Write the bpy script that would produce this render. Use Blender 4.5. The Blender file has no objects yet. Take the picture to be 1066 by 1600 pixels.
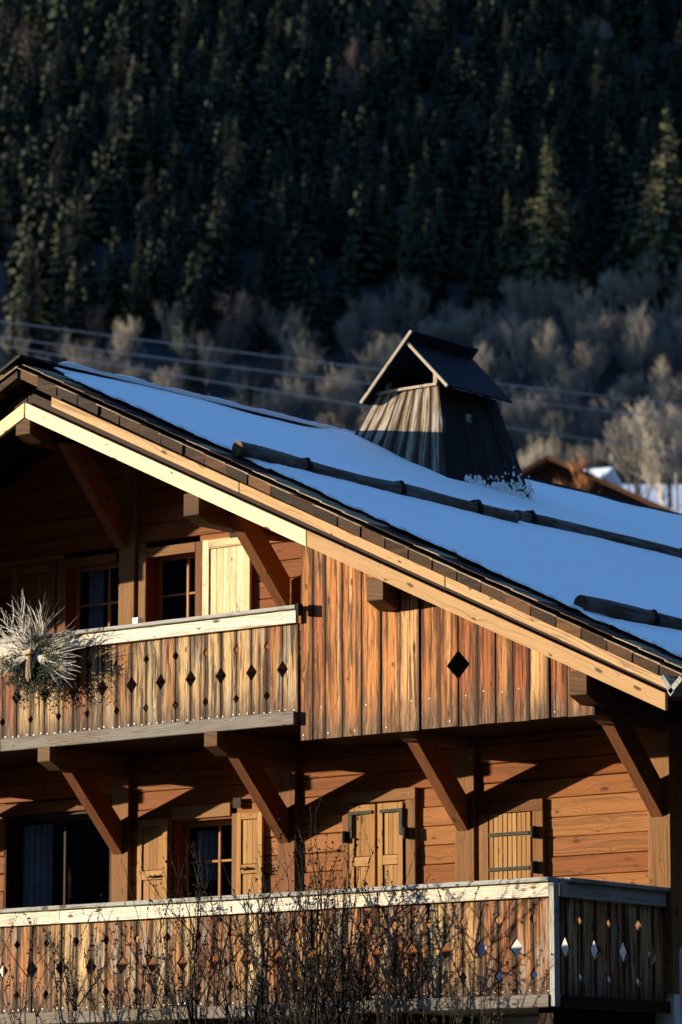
import bpy, math, random
from math import radians as rad, sin, cos, pi
from mathutils import Vector, Matrix, noise
random.seed(7)
sc = bpy.context.scene
COL = sc.collection

# ------------------------------------------------------------------ helpers
class MB:
    """collects faces with uv (u across, v along the grain, metres) and a random colour per board"""
    def __init__(s): s.v=[]; s.f=[]; s.uv=[]; s.c=[]; s.m=[]; s.sm=[]
    def face(s, pts, uvs=None, col=None, mi=0, smooth=False):
        n=len(s.v); s.v.extend([tuple(p) for p in pts]); s.f.append(tuple(range(n,n+len(pts))))
        s.uv.append(uvs or [(p[0],p[2]) for p in pts]); s.c.append(col or rnd()); s.m.append(mi); s.sm.append(smooth)
    def obox(s, o, ax, ay, az, grain=2, col=None, mi=0, jit=0.0):
        o=Vector(o); A=[Vector(ax),Vector(ay),Vector(az)]; col=col or rnd()
        L=[a.length for a in A]
        P={}
        for i in (0,1):
            for j in (0,1):
                for k in (0,1):
                    P[(i,j,k)]=o+A[0]*i+A[1]*j+A[2]*k+Vector([random.uniform(-jit,jit) for _ in range(3)])
        flip = A[0].cross(A[1]).dot(A[2])<0
        quads=[(0,[(0,0,0),(0,0,1),(0,1,1),(0,1,0)]),(0,[(1,0,0),(1,1,0),(1,1,1),(1,0,1)]),
               (1,[(0,0,0),(1,0,0),(1,0,1),(0,0,1)]),(1,[(0,1,0),(0,1,1),(1,1,1),(1,1,0)]),
               (2,[(0,0,0),(0,1,0),(1,1,0),(1,0,0)]),(2,[(0,0,1),(1,0,1),(1,1,1),(0,1,1)])]
        for axn,q in quads:
            uv=[]
            oth=[a for a in range(3) if a!=grain]
            for t in q:
                loc=[t[a]*L[a] for a in range(3)]
                if axn==grain: uv.append((loc[oth[0]],loc[oth[1]]*0.35+3.0))
                else:
                    a=[b for b in range(3) if b not in (grain,axn)][0]
                    uv.append((loc[a]+axn*0.7,loc[grain]))
            pts=[P[t] for t in q]
            if flip: pts=pts[::-1]; uv=uv[::-1]
            s.face(pts,uv,col,mi)
    def box(s, x0,x1,y0,y1,z0,z1, grain='z', col=None, mi=0, jit=0.0):
        s.obox((x0,y0,z0),(x1-x0,0,0),(0,y1-y0,0),(0,0,z1-z0),'xyz'.index(grain),col,mi,jit)
    def prism(s, pts, off, origin_uv=None, grain2=True, col=None, mi=0):
        """pts: 3D polygon, off: extrusion vector. uv from uvs list"""
        col=col or rnd(); off=Vector(off); pts=[Vector(p) for p in pts]
        uv=origin_uv
        n=(pts[1]-pts[0]).cross(pts[2]-pts[1])
        nn=Vector((0,0,0))
        for i in range(len(pts)):
            a=pts[i]; b=pts[(i+1)%len(pts)]; nn+=a.cross(b)
        back=[p+off for p in pts]
        if nn.dot(off)>0:   # front normal should be opposite to off
            pts=pts[::-1]; back=back[::-1]; uv=uv[::-1]
        s.face(pts,uv,col,mi); s.face(back[::-1],uv[::-1],col,mi)
        for i in range(len(pts)):
            j=(i+1)%len(pts)
            s.face([pts[j],pts[i],back[i],back[j]],[uv[j],uv[i],(uv[i][0]+.03,uv[i][1]),(uv[j][0]+.03,uv[j][1])],col,mi)
    def tube(s, path, radii, n=6, col=None, mi=0, cap=True, capmi=None, smooth=True):
        col=col or rnd(); rings=[]; path=[Vector(p) for p in path]; L=0; vs=[]
        for i,p in enumerate(path):
            if i: L+=(p-path[i-1]).length
            vs.append(L)
            d=(path[min(i+1,len(path)-1)]-path[max(i-1,0)]).normalized()
            up=Vector((0,0,1)) if abs(d.z)<.9 else Vector((1,0,0))
            a=d.cross(up).normalized(); b=d.cross(a)
            r=radii[i] if hasattr(radii,'__len__') else radii
            rings.append([p+(a*cos(2*pi*k/n)+b*sin(2*pi*k/n))*r for k in range(n)])
        r0=radii[0] if hasattr(radii,'__len__') else radii
        for i in range(len(path)-1):
            for k in range(n):
                k2=(k+1)%n
                s.face([rings[i][k2],rings[i][k],rings[i+1][k],rings[i+1][k2]],
                       [((k+1)*2*pi*r0/n,vs[i]),(k*2*pi*r0/n,vs[i]),(k*2*pi*r0/n,vs[i+1]),((k+1)*2*pi*r0/n,vs[i+1])],col,mi,smooth)
        if cap:
            for ring,fl in ((rings[0],False),(rings[-1],True)):
                q=ring if not fl else ring[::-1]
                s.face(q,[((p-ring[0]).x+ (p-ring[0]).y,(p-ring[0]).z) for p in q],col,mi if capmi is None else capmi)
    def build(s, name, mats, parent=None, bevel=0.0, merge=False):
        me=bpy.data.meshes.new(name); me.from_pydata(s.v,[],s.f); me.update()
        uvl=me.uv_layers.new(name='UV'); flat=[c for f in s.uv for p in f for c in p]; uvl.data.foreach_set('uv',flat)
        ca=me.color_attributes.new('rnd','FLOAT_COLOR','CORNER')
        cf=[]
        for f,c in zip(s.f,s.c): cf.extend((c[0],c[1],c[2],c[3] if len(c)>3 else 1.0)*len(f))
        ca.data.foreach_set('color',cf)
        if not isinstance(mats,(list,tuple)): mats=[mats]
        for m in mats: me.materials.append(m)
        me.polygons.foreach_set('material_index',s.m); me.polygons.foreach_set('use_smooth',s.sm)
        o=bpy.data.objects.new(name,me); COL.objects.link(o)
        if parent: o.parent=parent
        if bevel>0 or merge:
            import bmesh
            bm=bmesh.new(); bm.from_mesh(me); bmesh.ops.remove_doubles(bm,verts=bm.verts,dist=1e-5); bm.to_mesh(me); bm.free()
        if bevel>0:
            b=o.modifiers.new('bev','BEVEL'); b.width=bevel; b.segments=1; b.limit_method='ANGLE'; b.angle_limit=rad(50)
        return o
def rnd(): return (random.random(),random.random(),random.random())
def tag(o,label=None,cat=None,group=None,kind=None):
    if label: o['label']=label
    if cat: o['category']=cat
    if group: o['group']=group
    if kind: o['kind']=kind
    return o
def empty(name,loc=(0,0,0)):
    o=bpy.data.objects.new(name,None); o.location=loc; o.empty_display_size=.2; COL.objects.link(o); return o
def copy_tree(o,parent=None):
    c=o.copy(); COL.objects.link(c); c.parent=parent
    for ch in o.children: copy_tree(ch,c)
    return c

# ------------------------------------------------------------------ materials
def newmat(name):
    m=bpy.data.materials.new(name); m.use_nodes=True; nt=m.node_tree; nt.nodes.clear()
    out=nt.nodes.new('ShaderNodeOutputMaterial'); b=nt.nodes.new('ShaderNodeBsdfPrincipled'); nt.links.new(b.outputs[0],out.inputs[0])
    return m,nt,b
class G:
    def __init__(s,nt): s.nt=nt
    def n(s,t,**k):
        x=s.nt.nodes.new(t)
        for a,v in k.items(): setattr(x,a,v)
        return x
    def l(s,a,b): s.nt.links.new(a,b)
    def put(s,sock,v):
        if hasattr(v,'is_output') or hasattr(v,'links'): s.l(v,sock)
        else: sock.default_value=v
    def math(s,op,a,b=None,c=None,clamp=False):
        x=s.n('ShaderNodeMath',operation=op); x.use_clamp=clamp; s.put(x.inputs[0],a)
        if b is not None: s.put(x.inputs[1],b)
        if c is not None: s.put(x.inputs[2],c)
        return x.outputs[0]
    def comb(s,a,b,c):
        x=s.n('ShaderNodeCombineXYZ'); s.put(x.inputs[0],a); s.put(x.inputs[1],b); s.put(x.inputs[2],c); return x.outputs[0]
    def noise(s,vec,scale=1,detail=3,rough=.55,dist=0):
        x=s.n('ShaderNodeTexNoise'); s.l(vec,x.inputs['Vector']); x.inputs['Scale'].default_value=scale
        x.inputs['Detail'].default_value=detail; x.inputs['Roughness'].default_value=rough; x.inputs['Distortion'].default_value=dist
        return x.outputs['Fac']
    def ramp(s,fac,stops,interp='LINEAR'):
        x=s.n('ShaderNodeValToRGB'); x.color_ramp.interpolation=interp; e=x.color_ramp.elements
        while len(e)<len(stops): e.new(.5)
        for i,(p,c) in enumerate(stops):
            e[i].position=p; e[i].color=(c[0],c[1],c[2],1) if hasattr(c,'__len__') else (c,c,c,1)
        s.l(fac,x.inputs[0]); return x.outputs[0]
    def mix(s,f,a,b,mode='MIX'):
        x=s.n('ShaderNodeMix',data_type='RGBA',blend_type=mode); s.put(x.inputs[0],f)
        for sock,v in ((x.inputs[6],a),(x.inputs[7],b)):
            if hasattr(v,'links'): s.l(v,sock)
            else: sock.default_value=(v[0],v[1],v[2],1)
        return x.outputs[2]
    def sstep(s,x,a,b):
        m=s.n('ShaderNodeMapRange',interpolation_type='SMOOTHSTEP'); s.put(m.inputs[0],x)
        m.inputs[1].default_value=a; m.inputs[2].default_value=b; m.inputs[3].default_value=0; m.inputs[4].default_value=1
        return m.outputs[0]

TONE={'tan_board':.62,'fascia_board_wood':.66,'beam_wood':.42,'larch_wall_wood':.46,'post_wood':.47,'brace_wood':.75,'cladding_wood':.9,'balustrade_wood':.85,'shutter_wood':.66,'pale_shutter_wood':.78,'new_spruce_board':.92,'purlin_wood':.42,'grey_rail_wood':.9,'weathered_cap_wood':.75,'reddish_casing_wood':.38,'shade_dark_soffit_wood':.3,'chimney_board_wood':.7,'shingle_wood':.7}
def wood(name, tones, streak=.6, grey=None, grey_amt=0, dark_amt=.3, dark=(.03,.013,.006), vweather=None, knots=1.0,
         grain=.5, rough=.75, bump=.35, edge=0):
    """tones: 3 colours picked per board; streak: strength of long streaks; grey: weathered colour"""
    tones=[tuple(round(c*TONE.get(name,.8),4) for c in t) for t in tones]
    m,nt,b=newmat(name); g=G(nt)
    uv=g.n('ShaderNodeUVMap',uv_map='UV').outputs[0]; sep=g.n('ShaderNodeSeparateXYZ'); g.l(uv,sep.inputs[0]); u,v=sep.outputs[0],sep.outputs[1]
    at=g.n('ShaderNodeAttribute',attribute_name='rnd'); sc3=g.n('ShaderNodeSeparateColor'); g.l(at.outputs['Color'],sc3.inputs[0]); r1,r2,r3=sc3.outputs[0],sc3.outputs[1],sc3.outputs[2]
    uo=g.math('MULTIPLY_ADD',r1,37.0,u); vo=g.math('MULTIPLY_ADD',r2,53.0,v)
    # knots
    kv=g.comb(g.math('MULTIPLY',uo,6.0),g.math('MULTIPLY',vo,2.3),0.0)
    vor=g.n('ShaderNodeTexVoronoi',voronoi_dimensions='2D'); g.l(kv,vor.inputs['Vector']); vor.inputs['Scale'].default_value=1.0; vor.inputs['Randomness'].default_value=1
    kd=vor.outputs['Distance']; ks=g.n('ShaderNodeSeparateColor'); g.l(vor.outputs['Color'],ks.inputs[0])
    kr=g.math('MULTIPLY_ADD',g.math('POWER',ks.outputs[0],2.0),.13,.03)         # knot radius varies
    kn=g.math('SUBTRACT',1.0,g.math('DIVIDE',kd,kr),clamp=True)
    kmask=g.math('MULTIPLY',g.sstep(kn,0.05,.45),g.math('GREATER_THAN',ks.outputs[1],.35))
    halo=g.math('POWER',g.math('SUBTRACT',1.0,g.math('DIVIDE',kd,.45),clamp=True),2.0)
    # cathedral rings: warp u with low noise and knot halo
    w1=g.noise(g.comb(g.math('MULTIPLY',uo,3.0),g.math('MULTIPLY',vo,.9),r3),1,2,.5)
    uw=g.math('ADD',uo,g.math('MULTIPLY_ADD',w1,.12,g.math('MULTIPLY',halo,.045)))
    ring=g.math('SINE',g.math('MULTIPLY',uw,330.0)); ring=g.math('MULTIPLY_ADD',ring,.5,.5)
    fib=g.noise(g.comb(g.math('MULTIPLY',uw,170.0),g.math('MULTIPLY',vo,5.0),r3),1,4,.6)
    st=g.noise(g.comb(g.math('MULTIPLY',uw,34.0),g.math('MULTIPLY',vo,.45),g.math('MULTIPLY',r3,9.0)),1,3,.6)
    st2=g.noise(g.comb(g.math('MULTIPLY',uo,15.0),g.math('MULTIPLY',vo,.5),g.math('MULTIPLY',r2,9.0)),1,3,.6)
    base=g.ramp(r3,[(0.0,tones[0]),(.5,tones[1]),(1.0,tones[2])])
    lo=g.mix(.75,base,dark); hi=g.mix(.42,base,tones[2])
    c=g.mix(g.math('MULTIPLY',g.sstep(st,.50,.68),streak),base,lo)
    c=g.mix(g.math('MULTIPLY',g.sstep(st2,.5,.72),streak),c,hi)
    gm=g.math('MULTIPLY_ADD',ring,.28,g.math('MULTIPLY',fib,.92))
    c=g.mix(g.math('MULTIPLY',g.sstep(gm,.45,.95),grain),c,lo)
    wn=g.noise(g.comb(g.math('MULTIPLY',uo,9.0),g.math('MULTIPLY',vo,1.6),7.3),1,5,.65)
    if grey:
        th=.72-.45*grey_amt
        c=g.mix(g.sstep(g.math('MULTIPLY_ADD',fib,.25,g.math('SUBTRACT',wn,.1)),th-.1,th+.1),c,grey)
        c=g.mix(g.math('MULTIPLY',g.sstep(gm,.55,.9),.5),c,dark)
    if vweather:   # real grime at the foot of the boards, ragged
        vv=g.math('ADD',v,g.math('MULTIPLY',g.math('SUBTRACT',wn,.5),vweather*2.2))
        f=g.math('SUBTRACT',1.0,g.sstep(vv,0.0,vweather))
        c=g.mix(g.math('MULTIPLY',f,.85),c,g.mix(g.sstep(fib,.42,.62),(.015,.011,.009),(.22,.15,.09)))
    dn=g.noise(g.comb(g.math('MULTIPLY',uo,24.0),g.math('MULTIPLY',vo,1.0),3.1),1,5,.7)
    lo_=.48 if dark_amt>.6 else .56
    c=g.mix(g.math('MULTIPLY',g.sstep(dn,lo_,lo_+.11),dark_amt),c,dark)
    if edge:   # boards blackened by water along their long edges
        wd_=at.outputs['Alpha']; en=g.math('MINIMUM',u,g.math('SUBTRACT',wd_,u)); isb=g.math('LESS_THAN',wd_,.9)
        en=g.math('ADD',en,g.math('MULTIPLY',g.math('SUBTRACT',wn,.5),.10))
        c=g.mix(g.math('MULTIPLY',g.math('MULTIPLY',g.math('SUBTRACT',1.0,g.sstep(en,.0,.045)),isb),edge),c,dark)
    c=g.mix(g.math('MULTIPLY',kmask,.85*knots),c,(.045,.018,.008))
    g.l(c,b.inputs['Base Color']); b.inputs['Roughness'].default_value=rough
    b.inputs['Specular IOR Level'].default_value=.12
    h=g.math('ADD',g.math('MULTIPLY',gm,-.6),g.math('MULTIPLY',g.noise(g.comb(g.math('MULTIPLY',uo,40.0),g.math('MULTIPLY',vo,6.0),1.0),1,4,.6),.9))
    bp=g.n('ShaderNodeBump'); bp.inputs['Strength'].default_value=bump; bp.inputs['Distance'].default_value=.006; g.l(h,bp.inputs['Height']); g.l(bp.outputs[0],b.inputs['Normal'])
    return m
M={}
M['log']=wood('larch_wall_wood',[(.34,.095,.018),(.46,.15,.032),(.62,.26,.075)],streak=.7,dark_amt=.3,grain=.6,bump=.6)
M['post']=wood('post_wood',[(.30,.10,.028),(.38,.16,.045),(.48,.25,.09)],streak=.7,dark_amt=.3,grain=.7)
M['brace']=wood('brace_wood',[(.17,.055,.020),(.22,.075,.028),(.28,.11,.042)],streak=.7,dark_amt=.4,grain=.8,bump=.6)
M['clad']=wood('cladding_wood',[(.32,.08,.018),(.58,.23,.06),(.95,.66,.32)],streak=1.0,dark_amt=.85,vweather=.5,edge=.85,grain=.65,bump=.6)
M['bal']=wood('balustrade_wood',[(.30,.075,.018),(.50,.21,.06),(.76,.53,.24)],streak=1.0,dark_amt=.95,vweather=.32,edge=.95,grain=.9,bump=.6,
              grey=(.27,.24,.18),grey_amt=.25)
M['rail']=wood('grey_rail_wood',[(.72,.63,.47),(.82,.74,.59),(.88,.82,.70)],streak=.5,dark_amt=.35,grey=(.66,.63,.55),grey_amt=.1,grain=.5,bump=.5)
M['railcap']=wood('weathered_cap_wood',[(.26,.25,.21),(.31,.30,.25),(.36,.34,.27)],streak=.6,dark_amt=.45,grey=(.33,.34,.31),grey_amt=.6,grain=.5,bump=.6)
M['pale']=wood('new_spruce_board',[(.86,.66,.38),(.88,.72,.46),(.90,.76,.52)],streak=.35,dark_amt=.10,grain=.3,knots=1.0)
M['beam']=wood('beam_wood',[(.30,.25,.18),(.36,.30,.22),(.42,.36,.27)],streak=.8,dark_amt=.6,grey=(.17,.16,.14),grey_amt=.5,grain=.8,bump=.6)
M['tan']=wood('tan_board',[(.66,.40,.18),(.70,.44,.21),(.74,.48,.24)],streak=.5,dark_amt=.2,grain=.4)
M['fascia']=wood('fascia_board_wood',[(.66,.36,.15),(.72,.42,.19),(.80,.52,.26)],streak=.8,dark_amt=.45,grain=.5)
M['shut']=wood('shutter_wood',[(.40,.19,.055),(.48,.25,.08),(.56,.32,.12)],streak=.6,dark_amt=.25,grain=.4)
M['shutpale']=wood('pale_shutter_wood',[(.84,.64,.36),(.86,.69,.42),(.88,.74,.50)],streak=.6,dark_amt=.5,grain=.35)
M['red']=wood('reddish_casing_wood',[(.33,.09,.03),(.37,.11,.035),(.40,.13,.04)],streak=.4,dark_amt=.15,grain=.4)
M['soffit']=wood('shade_dark_soffit_wood',[(.055,.026,.014),(.07,.032,.017),(.085,.04,.02)],streak=.6,dark_amt=.4,grain=.6)  # shade of the undersides put into a darker wood colour
M['endgrain']=wood('purlin_wood',[(.20,.095,.035),(.28,.14,.055),(.34,.19,.08)],streak=.9,dark_amt=.6,grain=.9,bump=.7)
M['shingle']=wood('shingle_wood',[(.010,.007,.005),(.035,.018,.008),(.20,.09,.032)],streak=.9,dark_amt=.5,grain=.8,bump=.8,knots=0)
M['shinglelit']=wood('lit_shingle_edge_wood',[(.34,.25,.15),(.45,.34,.2),(.55,.44,.28)],streak=.9,dark_amt=.5,grain=.8,knots=0)  # lit copy of the shingle wood, sunlight on the butts is in the colour
M['chim']=wood('chimney_board_wood',[(.30,.24,.16),(.45,.35,.22),(.66,.54,.37)],streak=1.0,dark_amt=.85,edge=.9,grey=(.36,.32,.26),grey_amt=.4,grain=.7,bump=.7)
M['logdark']=wood('snow_log_wood',[(.10,.085,.06),(.13,.105,.07),(.15,.12,.08)],streak=.9,dark_amt=.4,grey=(.17,.16,.14),grey_amt=.4,grain=.9,bump=.9)

def simple(name,col,rough=.8,spec=.3,metal=0,n=None):
    m,nt,b=newmat(name); g=G(nt)
    b.inputs['Roughness'].default_value=rough; b.inputs['Specular IOR Level'].default_value=spec; b.inputs['Metallic'].default_value=metal
    if n:
        tc=g.n('ShaderNodeTexCoord').outputs['Object']; f=g.noise(tc,n[0],4,.6)
        c=g.mix(g.sstep(f,.35,.65),col,n[1]); g.l(c,b.inputs['Base Color'])
        bp=g.n('ShaderNodeBump'); bp.inputs['Strength'].default_value=.4; bp.inputs['Distance'].default_value=.01; g.l(f,bp.inputs['Height']); g.l(bp.outputs[0],b.inputs['Normal'])
    else: b.inputs['Base Color'].default_value=(*col,1)
    return m
M['iron']=simple('grey_green_iron',(.025,.03,.025),.8,.1,0,n=(40,(.05,.055,.042)))
M['black']=simple('black_iron',(.010,.010,.011),.8,.1,0)
M['screw']=simple('zinc_screw',(.75,.75,.75),.3,.6,.6)
M['plaster']=simple('lime_plaster',(.55,.53,.48),.9,.2,n=(9,(.66,.64,.6)))
M['curtain']=simple('blue_grey_curtain',(.40,.42,.44),.9,.1,n=(6,(.52,.54,.56)))
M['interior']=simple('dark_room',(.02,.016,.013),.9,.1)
M['metalroof']=wood('tarred_board_roof',[(.010,.011,.015),(.013,.014,.018),(.018,.018,.022)],streak=.5,dark_amt=.3,dark=(.004,.005,.008),grain=.5,knots=0)
M['white']=simple('white_paint',(.8,.78,.72),.5,.4)
M['bluegrey']=simple('blue_grey_plastic',(.34,.40,.46),.6,.4,n=(14,(.42,.47,.52)))
# snow
def snowmat(name,col=(.93,.96,.93)):
    m,nt,b=newmat(name); g=G(nt); tc=g.n('ShaderNodeTexCoord').outputs['Object']
    b.inputs['Base Color'].default_value=(*col,1); b.inputs['Roughness'].default_value=.6; b.inputs['Specular IOR Level'].default_value=.2
    f=g.noise(tc,22,5,.65); f2=g.noise(tc,3,4,.55)
    h=g.math('ADD',g.math('MULTIPLY',f,.25),f2)
    bp=g.n('ShaderNodeBump'); bp.inputs['Strength'].default_value=.6; bp.inputs['Distance'].default_value=.045; g.l(h,bp.inputs['Height']); g.l(bp.outputs[0],b.inputs['Normal'])
    return m
M['snow']=snowmat('snow')
# glass
def glassmat():
    m=bpy.data.materials.new('window_glass'); m.use_nodes=True; nt=m.node_tree; nt.nodes.clear(); g=G(nt)
    out=g.n('ShaderNodeOutputMaterial'); t=g.n('ShaderNodeBsdfTransparent'); t.inputs[0].default_value=(.75,.8,.85,1)
    gl=g.n('ShaderNodeBsdfGlossy'); gl.inputs['Roughness'].default_value=.03; fr=g.n('ShaderNodeFresnel'); fr.inputs[0].default_value=1.5
    mx=g.n('ShaderNodeMixShader'); g.l(fr.outputs[0],mx.inputs[0]); g.l(t.outputs[0],mx.inputs[1]); g.l(gl.outputs[0],mx.inputs[2]); g.l(mx.outputs[0],out.inputs[0]); return m
M['glass']=glassmat()
def leafmat(name,c1,c2,nscale=1.5):
    m,nt,b=newmat(name); g=G(nt)
    at=g.n('ShaderNodeAttribute',attribute_name='rnd'); sp=g.n('ShaderNodeSeparateColor'); g.l(at.outputs['Color'],sp.inputs[0])
    oi=g.n('ShaderNodeObjectInfo').outputs['Random']
    f=g.math('MULTIPLY_ADD',sp.outputs[0],.6,g.math('MULTIPLY',oi,.4))
    c=g.ramp(f,[(0,c1),(1,c2)]); g.l(c,b.inputs['Base Color']); b.inputs['Roughness'].default_value=.8; b.inputs['Specular IOR Level'].default_value=.1
    return m
M['needle']=leafmat('spruce_needles',(.009,.015,.011),(.040,.049,.030))
M['needlepale']=leafmat('pale_spruce_needles',(.06,.07,.03),(.13,.13,.065))
M['bark']=leafmat('dark_bark',(.03,.022,.016),(.05,.037,.027))
M['twigpale']=leafmat('pale_bare_twigs',(.12,.105,.08),(.34,.30,.235))
M['twigpink']=leafmat('brown_pink_bare_twigs',(.09,.06,.05),(.20,.135,.11))
M['orange']=leafmat('orange_leaves',(.28,.11,.04),(.50,.24,.11))
M['twigdark']=leafmat('dark_garden_twigs',(.004,.0025,.002),(.012,.007,.005))
M['twiglight']=leafmat('silver_twigs',(.36,.33,.27),(.85,.82,.74))
M['twigtan']=leafmat('tan_twigs',(.22,.15,.09),(.45,.34,.22))
M['fir']=leafmat('fir_sprigs',(.003,.006,.003),(.014,.022,.009))
M['sprig']=leafmat('small_evergreen',(.02,.02,.012),(.12,.11,.06))

# ------------------------------------------------------------------ camera frame
TH=rad(38.3); PIT=rad(9.8)
CAM=Vector((19.623,-29.588,1.6))
F0=Vector((-sin(TH),cos(TH),0)); RR=Vector((cos(TH),sin(TH),0))
camd=bpy.data.cameras.new('camera'); cam=bpy.data.objects.new('camera',camd); COL.objects.link(cam); sc.camera=cam
cam.location=CAM; cam.rotation_euler=(rad(90)+PIT,0,TH)
camd.sensor_fit='VERTICAL'; camd.sensor_height=36; camd.sensor_width=24; camd.lens=6080/1600*36
camd.clip_start=.5; camd.clip_end=4000
camd.dof.use_dof=True; camd.dof.focus_distance=34.3; camd.dof.aperture_fstop=2.8; camd.dof.aperture_blades=0
def far(u,v,z=0): p=CAM+F0*u+RR*v; return Vector((p.x,p.y,z))
def pix_lat(x,u): return (x-533)/6080*u*.985*1.02
def pix_z(y,u): return 1.6+u*math.tan(PIT+math.atan((800-y)/6080))

# ------------------------------------------------------------------ light
SUN=Vector((2.0,1.0,-.29)).normalized()
sl=bpy.data.lights.new('sun','SUN'); sl.energy=3.8; sl.angle=rad(.5); sl.color=(1,.83,.60)
so=bpy.data.objects.new('sun',sl); COL.objects.link(so); so.rotation_euler=SUN.to_track_quat('-Z','Y').to_euler()
w=bpy.data.worlds.new('World'); sc.world=w; w.use_nodes=True; nt=w.node_tree; nt.nodes.clear()
sky=nt.nodes.new('ShaderNodeTexSky'); sky.sky_type='NISHITA'; sky.sun_disc=False
elev=math.asin(-SUN.z); sky.sun_elevation=elev
ts=-SUN; sky.sun_rotation=math.atan2(ts.x,ts.y); sky.altitude=1000; sky.ozone_density=4.0; sky.dust_density=.3; sky.air_density=1.0
bg=nt.nodes.new('ShaderNodeBackground'); bg.inputs[1].default_value=.15; wo=nt.nodes.new('ShaderNodeOutputWorld')
nt.links.new(sky.outputs[0],bg.inputs[0]); nt.links.new(bg.outputs[0],wo.inputs[0])
vs=sc.view_settings; vs.view_transform='Standard'; vs.look='None'; vs.gamma=1; vs.exposure=1.95

# ------------------------------------------------------------------ terrain
def th(u,v):
    if u<18: z=0
    elif u<27: z=(u-18)/9*1.5
    elif u<62: z=1.5
    elif u<300: z=1.5+(u-62)*.226
    elif u<345: z=55.3+(u-300)*.10
    else:
        z=59.8+(u-345)*.60
    if u>345: z+= 7*noise.noise(Vector((u*.012,v*.016,2.2)))*min(1,(u-345)/60)+ .03*(u-345)*noise.noise(Vector((v*.02,0,5)))
    if u>62:
        f=max(0,min(1,(v+420)/240)); f=f*f*(3-2*f); z=1.5+(z-1.5)*f
    if u<-90: z+=min(560,(-90-u)*1.0)+10*noise.noise(Vector((u*.01,v*.01,4)))*min(1,(-90-u)/60)  # unseen hill behind the camera, added to block low sky fill
    if v>110: z+=max(0,min(380,(v-110)*.85)-max(0,z-40))  # unseen right slope, added to keep sky light off the side wall
    if v<-160 and u<70: z+=max(0,min((-160-v)*.8,(70-u)*1.0,270)-max(0,z-1.5))  # unseen left hill, added against pane reflections and horizon glow, clear of the sun
    if 62<u<345: z+= .8*noise.noise(Vector((u*.02,v*.02,0)))*min(1,(u-62)/60)
    return z
def terrain():
    us=[-640,-560,-480,-400,-330,-270,-220,-170,-130,-90,-60,0,18,22,27,40,62]+[62+8*i for i in range(1,36)]+[345+9*i for i in range(1,70)]
    vsx=[-1000,-900,-800,-700,-620,-540,-470,-420,-380,-340,-300]+[-260+8*j for j in range(50)]+[150,170,200,240,280,330,390,460,540]
    vv=[]; ff=[]
    for u in us:
        for v in vsx: p=far(u,v); vv.append((p.x,p.y,th(u,v)))
    n=len(vsx)
    for i in range(len(us)-1):
        for j in range(n-1): ff.append((i*n+j,i*n+j+1,(i+1)*n+j+1,(i+1)*n+j))
    me=bpy.data.meshes.new('ground'); me.from_pydata(vv,[],ff)
    for p in me.polygons: p.use_smooth=True
    o=bpy.data.objects.new('ground',me); COL.objects.link(o); tag(o,kind='structure')
    m,nt,b=newmat('snowy_ground'); g=G(nt); geo=g.n('ShaderNodeNewGeometry'); sp=g.n('ShaderNodeSeparateXYZ'); g.l(geo.outputs['Position'],sp.inputs[0])
    # snow in the open meadow below 57 m, forest floor with snow patches above
    hz=g.sstep(g.math('ADD',sp.outputs[2],g.math('MULTIPLY',g.noise(geo.outputs['Position'],.08,3),3.0)),56.5,59.5)
    pn=g.noise(geo.outputs['Position'],.16,5,.65)
    forest=g.mix(g.sstep(pn,.60,.70),(.007,.007,.007),(.07,.08,.10))
    n2=g.noise(geo.outputs['Position'],.9,4,.6)
    near=g.mix(g.sstep(n2,.35,.75),(.80,.80,.80),(.60,.58,.54))
    # snow only on open meadow; near ground and right slopes darkened to cut bounce
    dx=g.math('MULTIPLY',g.math('SUBTRACT',sp.outputs[0],CAM.x),F0.x); dy=g.math('MULTIPLY',g.math('SUBTRACT',sp.outputs[1],CAM.y),F0.y); uu=g.math('ADD',dx,dy)
    near=g.mix(g.sstep(g.math('ADD',uu,g.math('MULTIPLY',n2,20.0)),95,125),(.020,.018,.014),near)
    vv_=g.math('ADD',g.math('MULTIPLY',g.math('SUBTRACT',sp.outputs[0],CAM.x),RR.x),g.math('MULTIPLY',g.math('SUBTRACT',sp.outputs[1],CAM.y),RR.y))
    near=g.mix(g.sstep(vv_,62,80),near,(.010,.009,.007)); forest=g.mix(g.sstep(vv_,70,90),forest,(.007,.007,.006))
    g.l(g.mix(hz,near,forest),b.inputs['Base Color']); b.inputs['Roughness'].default_value=.9
    me.materials.append(m)
terrain()

# ================================================================== CHALET
house=empty('chalet',(0,0,1.5))
tag(house,'sunlit wooden chalet with carved balconies, braced eaves and a snow covered roof','chalet')
def H(mb,name,mats,parent=None,bevel=0.0):
    o=mb.build(name,mats,parent or house,bevel)
    if (parent or house) is house: o.matrix_parent_inverse=Matrix.Translation((0,0,-1.5))
    return o
XA,ZA,S=-6.75,9.77,.474     # apex of the roof surface, slope
def zr(x): return ZA-S*abs(x-XA)
WL,WR=-13.59,.09
YB=14.0
# --- log wall (front, sides): horizontal boards
mb=MB()
seams=[3.86]
z=3.86
while z<9.5: z+=.183; seams.append(z)
def wallrow(x0,x1,z0,z1):
    """one board course on the front wall, split in random lengths, tiny wavy seam"""
    x=x0
    while x<x1-.01:
        L=30; xe=min(x1,x+L)
        if x1-xe<.8: xe=x1
        d=random.uniform(-.004,.004)
        mb.box(x+.001,xe-.001,d,.12,z0+.0035,z1-.0035,'x',jit=.003)
        x=xe
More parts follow.
